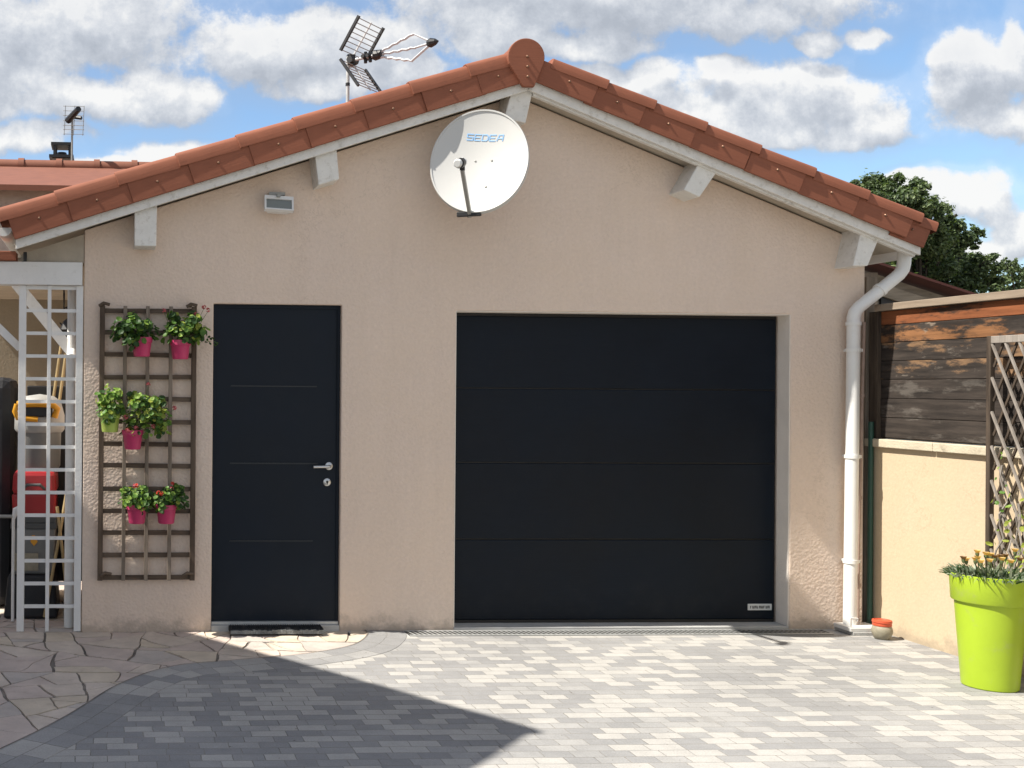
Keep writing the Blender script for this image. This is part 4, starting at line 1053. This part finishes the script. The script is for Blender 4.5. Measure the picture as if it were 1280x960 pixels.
mb = MB(); mb.box(-1.08, -0.66, 11.55, 12.05, 5.56, 5.61); mb.box(-1.05, -0.69, 11.58, 12.02, 5.78, 5.83)
for x in (-1.01, -0.75): mb.box(x, x+0.05, 11.6, 11.65, 5.61, 5.78); mb.box(x, x+0.05, 11.95, 12.0, 5.61, 5.78)
mb.lathe([(0.10, 0), (0.08, 0.08), (0.0, 0.08)], (-0.87, 11.8, 5.61), 14)
obj('chimney_cap', mb, M_black, ch)
A2 = thing('chimney_antenna', 'small distant television antenna beside the neighbouring chimney', 'tv antenna', (-0.68, 11.8, 5.0))
mb = MB(); mb.tube([(-0.685, 11.52, 5.0), (-0.685, 11.52, 6.22)], 0.018, 8); obj('mast', mb, M_greym, A2)
mb = MB()
DZ = 0.10
for x in (-0.82, -0.66, -0.50): mb.tube([(x, 11.5, 5.83+DZ), (x+0.02, 11.5, 6.34+DZ)], 0.006, 5)
for z in (5.85, 5.93, 6.0, 6.08, 6.17, 6.25, 6.33): mb.tube([(-0.84, 11.5, z+DZ), (-0.48, 11.5, z+DZ)], 0.005, 5)
obj('grid', mb, M_greym, A2)
mb = MB(); mb.tube([(-0.75, 11.4, 6.06+DZ), (-0.56, 11.0, 6.16+DZ)], [0.06, 0.05], 8); mb.tube([(-0.66, 11.4, 6.12+DZ), (-0.52, 11.3, 6.08+DZ)], 0.03, 8); obj('boom', mb, M_black, A2)

# house across the yard, out of the frame on the left: it throws the large shadow on the paving
corner = Vector((2.083, -2.097, 0)) + Vector((-1, -0.12, 0))*(5.0/1.35)
e1 = Vector((-0.593, 0.805, 0)).normalized(); e2 = Vector((-0.68, -0.733, 0)).normalized()
SHH = thing('side_house', 'two-storey rendered house across the yard at the far left', 'house', (corner.x-3, corner.y, 0))
ff = Vector((0.92, -0.39, 0)).normalized(); c0 = corner - ff*0.03; c1 = c0+e1*3.9; c3 = c0+e2*8; c2 = c1+e2*8
def quadprism(pts, z0, z1):
    n = len(pts); mb = MB()
    mb.add([(p.x, p.y, z0) for p in pts]+[(p.x, p.y, z1) for p in pts], [list(range(n-1, -1, -1)), list(range(n, 2*n))]+[(i, (i+1) % n, n+(i+1) % n, n+i) for i in range(n)])
    return mb
ctr = (c0+c1+c2+c3)/4
inset = [p + (ctr-p).normalized()*0.55 for p in (c0, c1, c2, c3)]
obj('wall', quadprism(inset, 0, 4.87), M_wall, SHH)
obj('roof', quadprism([c0, c1, c2, c3], 4.88, 5.0), M_tile2, SHH)
fn_ = Vector((-ff.y, ff.x, 0))
obj('gutter_end', quadprism([c0-ff*0.3-fn_*0.10, c0+ff*0.10-fn_*0.03, c0+ff*0.10+fn_*0.03, c0-ff*0.3+fn_*0.05], 4.86, 4.878), M_pvc, SHH)
obj('roof_top', quadprism([p + (ctr-p)*0.25 for p in (c0, c1, c2, c3)], 5.002, 5.25), M_tile2, SHH)

# ------------------------------------------------------------------ trees beyond the fence
def tree(name, label, base, height, clumps, n, leaf_r, seed, cat='tree', group=None):
    random.seed(seed)
    T = thing(name, label, cat, base, group)
    B = Vector(base); st = MB()
    top = B + Vector((0, 0, height*0.75))
    st.tube([B, B.lerp(top, 0.5)+Vector((0.1, 0, 0)), top], [0.13, 0.08, 0.03], 8)
    lf = MB()
    for (c, r) in clumps:
        c = Vector(c); s0 = B.lerp(top, min(0.95, max(0.3, (c.z-B.z)/height*0.8)))
        st.tube([s0, s0.lerp(c, 0.5)+Vector((0, 0, 0.1)), c], [0.03, 0.018, 0.007], 6)
        for k in range(4):
            d = Vector((random.gauss(0, 1), random.gauss(0, 1), random.gauss(0.2, 1))).normalized()
            st.tube([c, c+d*r*0.95], [0.012, 0.004], 5)
        sub = []
        for k in range(int(26+r*40)):
            d = Vector((random.gauss(0, 1), random.gauss(0, 1), random.gauss(0, 0.85))).normalized()
            sub.append((c + d*r*random.uniform(0.2, 1.25), r*random.uniform(0.10, 0.26)))
        tot = sum(x[1]**2 for x in sub)
        for (sc, sr) in sub:
            m = int(n*(r**2)*(sr**2)/tot)
            w = random.choice(((6, 3, 1), (3, 4, 2), (2, 3, 4), (5, 3, 1)))
            for q in range(m):
                d = Vector((random.gauss(0, 1), random.gauss(0, 1), random.gauss(0, 1))).normalized()
                p = sc + d*sr*abs(random.gauss(0, 0.75))
                lf.leaf(p, d+Vector((random.gauss(0, .6), random.gauss(0, .6), 0.5)), leaf_r*random.uniform(0.6, 1.3), random.choices((0, 1, 2), w)[0], aspect=0.55, n=4, cup=0.15)
    obj('trunk', st, M_bark, T, smooth=True)
    obj('crown', lf, [L_t1, L_t2, L_t3], T)
    return T
YT = 7.5
def at(px, py, y):
    d = ROT @ Vector(((px-CX)/F_PX, -(py-CY)/F_PX, -1.0)); k = (y-CAM.y)/d.y; return CAM + d*k
S = (YT-CAM.y)/F_PX
cl = []
for (px, py, rp) in ((1095, 245, 24), (1120, 262, 34), (1140, 240, 22), (1150, 285, 32), (1100, 290, 30), (1165, 262, 16), (1130, 320, 36), (1178, 300, 24), (1188, 275, 11), (1195, 325, 30), (1212, 300, 15), (1160, 340, 32), (1220, 335, 20), (1205, 355, 24), (1090, 330, 30), (1240, 352, 12), (1120, 370, 45), (1160, 375, 45), (1195, 372, 36), (1085, 275, 26), (1145, 260, 26), (1075, 235, 16), (1110, 228, 16), (1160, 310, 34)):
    p = at(px, py, YT+random.uniform(-0.5, 0.7)); cl.append(((p.x, p.y, p.z), rp*S))
bt = at(1150, 560, YT)
tree('broadleaf_tree', 'large dark green bushy tree rising behind the right end of the garage roof', (bt.x, YT, 0), 4.6, cl, 115000, 0.029, 11)
cl = []
for (px, py, rp) in ((1245, 335, 9), (1262, 330, 10), (1272, 345, 14), (1250, 352, 14), (1290, 340, 18), (1310, 350, 22), (1265, 362, 18)):
    p = at(px, py, 11.5+random.uniform(-0.3, 0.3)); cl.append(((p.x, p.y, p.z), rp*(11.5-CAM.y)/F_PX))
bt = at(1280, 560, 11.5)
tree('small_tree', 'small thin-leaved tree at the right edge beyond the board fence', (bt.x, 11.5, 0), 4.0, cl, 42000, 0.028, 12)

# ------------------------------------------------------------------ light and sky
SUN = Vector((-1.0, -0.12, 1.35)).normalized()
sl = bpy.data.lights.new('sun', 'SUN'); sl.energy = 3.5; sl.angle = math.radians(0.53); sl.color = (1.0, 0.94, 0.845)
so = bpy.data.objects.new('sun', sl); COL.objects.link(so); so.location = (-10, -3, 14)
so.rotation_euler = SUN.to_track_quat('Z', 'Y').to_euler()

w = bpy.data.worlds.new('World'); scene.world = w; w.use_nodes = True
t = NT(w.node_tree); bg = t.n['Background']
sky = t.new('ShaderNodeTexSky', sky_type='NISHITA'); sky.sun_disc = False
sky.sun_elevation = math.asin(SUN.z); sky.sun_rotation = math.atan2(SUN.x, SUN.y)
sky.altitude = 200; sky.air_density = 1.0; sky.dust_density = 0.6; sky.ozone_density = 1.6

# clouds: a node group giving density over the direction (u = x/y, w = z/y)
g = bpy.data.node_groups.new('cloud_density', 'ShaderNodeTree')
g.interface.new_socket('P', in_out='INPUT', socket_type='NodeSocketVector'); g.interface.new_socket('W', in_out='INPUT', socket_type='NodeSocketVector'); g.interface.new_socket('D', in_out='OUTPUT', socket_type='NodeSocketFloat')
q = NT(g); gi = q.new('NodeGroupInput'); go = q.new('NodeGroupOutput')
P = gi.outputs[0]
PW = q.vmath('ADD', P, gi.outputs[1]).outputs[0]
ell = [(60, 30, 240, 75), (-40, 90, 150, 70), (200, 118, 75, 40), (235, 130, 40, 30), (340, 60, 150, 48), (90, 130, 140, 28), (440, 55, 130, 45), (500, 85, 70, 24), (600, 15, 90, 42), (400, 100, 90, 20),
       (10, 172, 95, 22), (225, 196, 75, 20), (130, 205, 80, 10),
       (760, -5, 340, 62), (620, 30, 110, 50), (900, 25, 150, 32), (720, 55, 120, 22),
       (985, 125, 165, 46), (1010, 95, 75, 34), (940, 105, 60, 34), (800, 105, 85, 30), (745, 90, 45, 20), (1100, 148, 60, 30), (860, 140, 110, 36), (960, 160, 190, 22), (900, 85, 30, 14),
       (1022, 52, 42, 13), (1085, 54, 36, 12),
       (1215, 105, 55, 58), (1195, 65, 36, 30), (1265, 75, 32, 58), (1245, 150, 60, 30), (1290, 120, 40, 70),
       (1195, 242, 75, 26), (1125, 226, 45, 16), (1240, 250, 50, 34), (1265, 290, 60, 30), (1230, 310, 50, 22), (1130, 245, 60, 24)]
cur = None
for (px, py, rx, ry) in ell:
    u, wv = sky_uv(px, py); k = 1.0/F_PX*1.03
    d = q.vmath('MULTIPLY', q.vmath('SUBTRACT', PW, (u, wv, 0)).outputs[0], (1/(rx*k), 1/(ry*k), 0)).outputs[0]
    dt = q.vmath('DOT_PRODUCT', d, d).outputs['Value']
    val = q.math('SUBTRACT', 1.0, dt)
    cur = val if cur is None else q.math('SMOOTH_MAX', cur, val, 0.45)
f1 = q.noise(P, 20, 8, 0.66); f2 = q.noise(P, 7, 2, 0.6)
dd = q.math('ADD', q.math('MAXIMUM', cur, -1.6), q.math('MULTIPLY', q.math('SUBTRACT', f1.outputs[0], 0.5), 2.5))
dd = q.math('ADD', dd, q.math('MULTIPLY', q.math('SUBTRACT', f2.outputs[0], 0.5), 1.1))
q.l.new(dd, go.inputs[0])

tc = t.new('ShaderNodeTexCoord'); sp = t.new('ShaderNodeSeparateXYZ', {0: tc.outputs['Generated']})
dy = t.math('MAXIMUM', sp.outputs[1], 0.12)
PV = t.new('ShaderNodeCombineXYZ', {0: t.math('DIVIDE', sp.outputs[0], dy), 1: t.math('DIVIDE', sp.outputs[2], dy), 2: 0.0}).outputs[0]
wn = t.noise(PV, 9, 3, 0.55)
warp = t.vmath('MULTIPLY', t.vmath('SUBTRACT', wn.outputs[1], (0.5, 0.5, 0.5)).outputs[0], (0.09, 0.055, 0)).outputs[0]
def dens(vec):
    nd = t.n.new('ShaderNodeGroup'); nd.node_tree = g; t.l.new(vec, nd.inputs[0]); t.l.new(warp, nd.inputs[1]); return nd.outputs[0]
# clouds added beside and behind the camera for a brighter, less blue ambient light
rest = t.math('MULTIPLY', t.mapr(sp.outputs[1], 0.55, 0.30, 0.0, 1.0), t.mapr(t.noise(tc.outputs['Generated'], 2.6, 6, 0.55).outputs[0], 0.34, 0.50, 0.0, 2.4))
D0 = t.math('ADD', dens(PV), rest)
D1 = t.math('ADD', dens(t.vmath('ADD', PV, (-0.008, 0.021, 0)).outputs[0]), rest)
mask = t.math('MAXIMUM', t.mapr(D0, -0.30, 0.55, 0, 1, True), t.mapr(D0, -1.6, 0.2, 0.03, 0.26))
lit = t.math('SUBTRACT', D0, D1)
thick = t.mapr(D0, 0.3, 1.9, 0.0, 0.20)
br = t.math('SUBTRACT', t.math('SUBTRACT', t.mapr(lit, -0.85, 0.65, 0.0, 1.0), thick), t.mapr(t.new('ShaderNodeSeparateXYZ', {0: PV}).outputs[1], 0.25, 0.36, 0.0, 0.16))
CLOUD_K = 1.0
cc = t.ramp(br, [(0.0, (0.47, 0.505, 0.565)), (0.3, (0.575, 0.61, 0.67)), (0.58, (0.74, 0.765, 0.805)), (0.88, (0.97, 0.965, 0.95))])
sc = t.vmath('SCALE', cc); t.set(sc, 3, 3.95)
skyc = t.mix(1.0, sky.outputs[0], (0.65, 0.72, 0.76), 'MULTIPLY')
fin = t.mix(t.math('MULTIPLY', mask, 0.96), skyc, sc.outputs[0])
t.l.new(fin, bg.inputs['Color']); bg.inputs['Strength'].default_value = 0.10

scene.view_settings.view_transform = 'Standard'; scene.view_settings.look = 'None'
scene.view_settings.exposure = 1.33; scene.view_settings.gamma = 1.0; scene.view_settings.use_curve_mapping = False
w.cycles.sampling_method = 'MANUAL'; w.cycles.sample_map_resolution = 512
scene.cycles.max_bounces = 6; scene.cycles.use_denoising = True
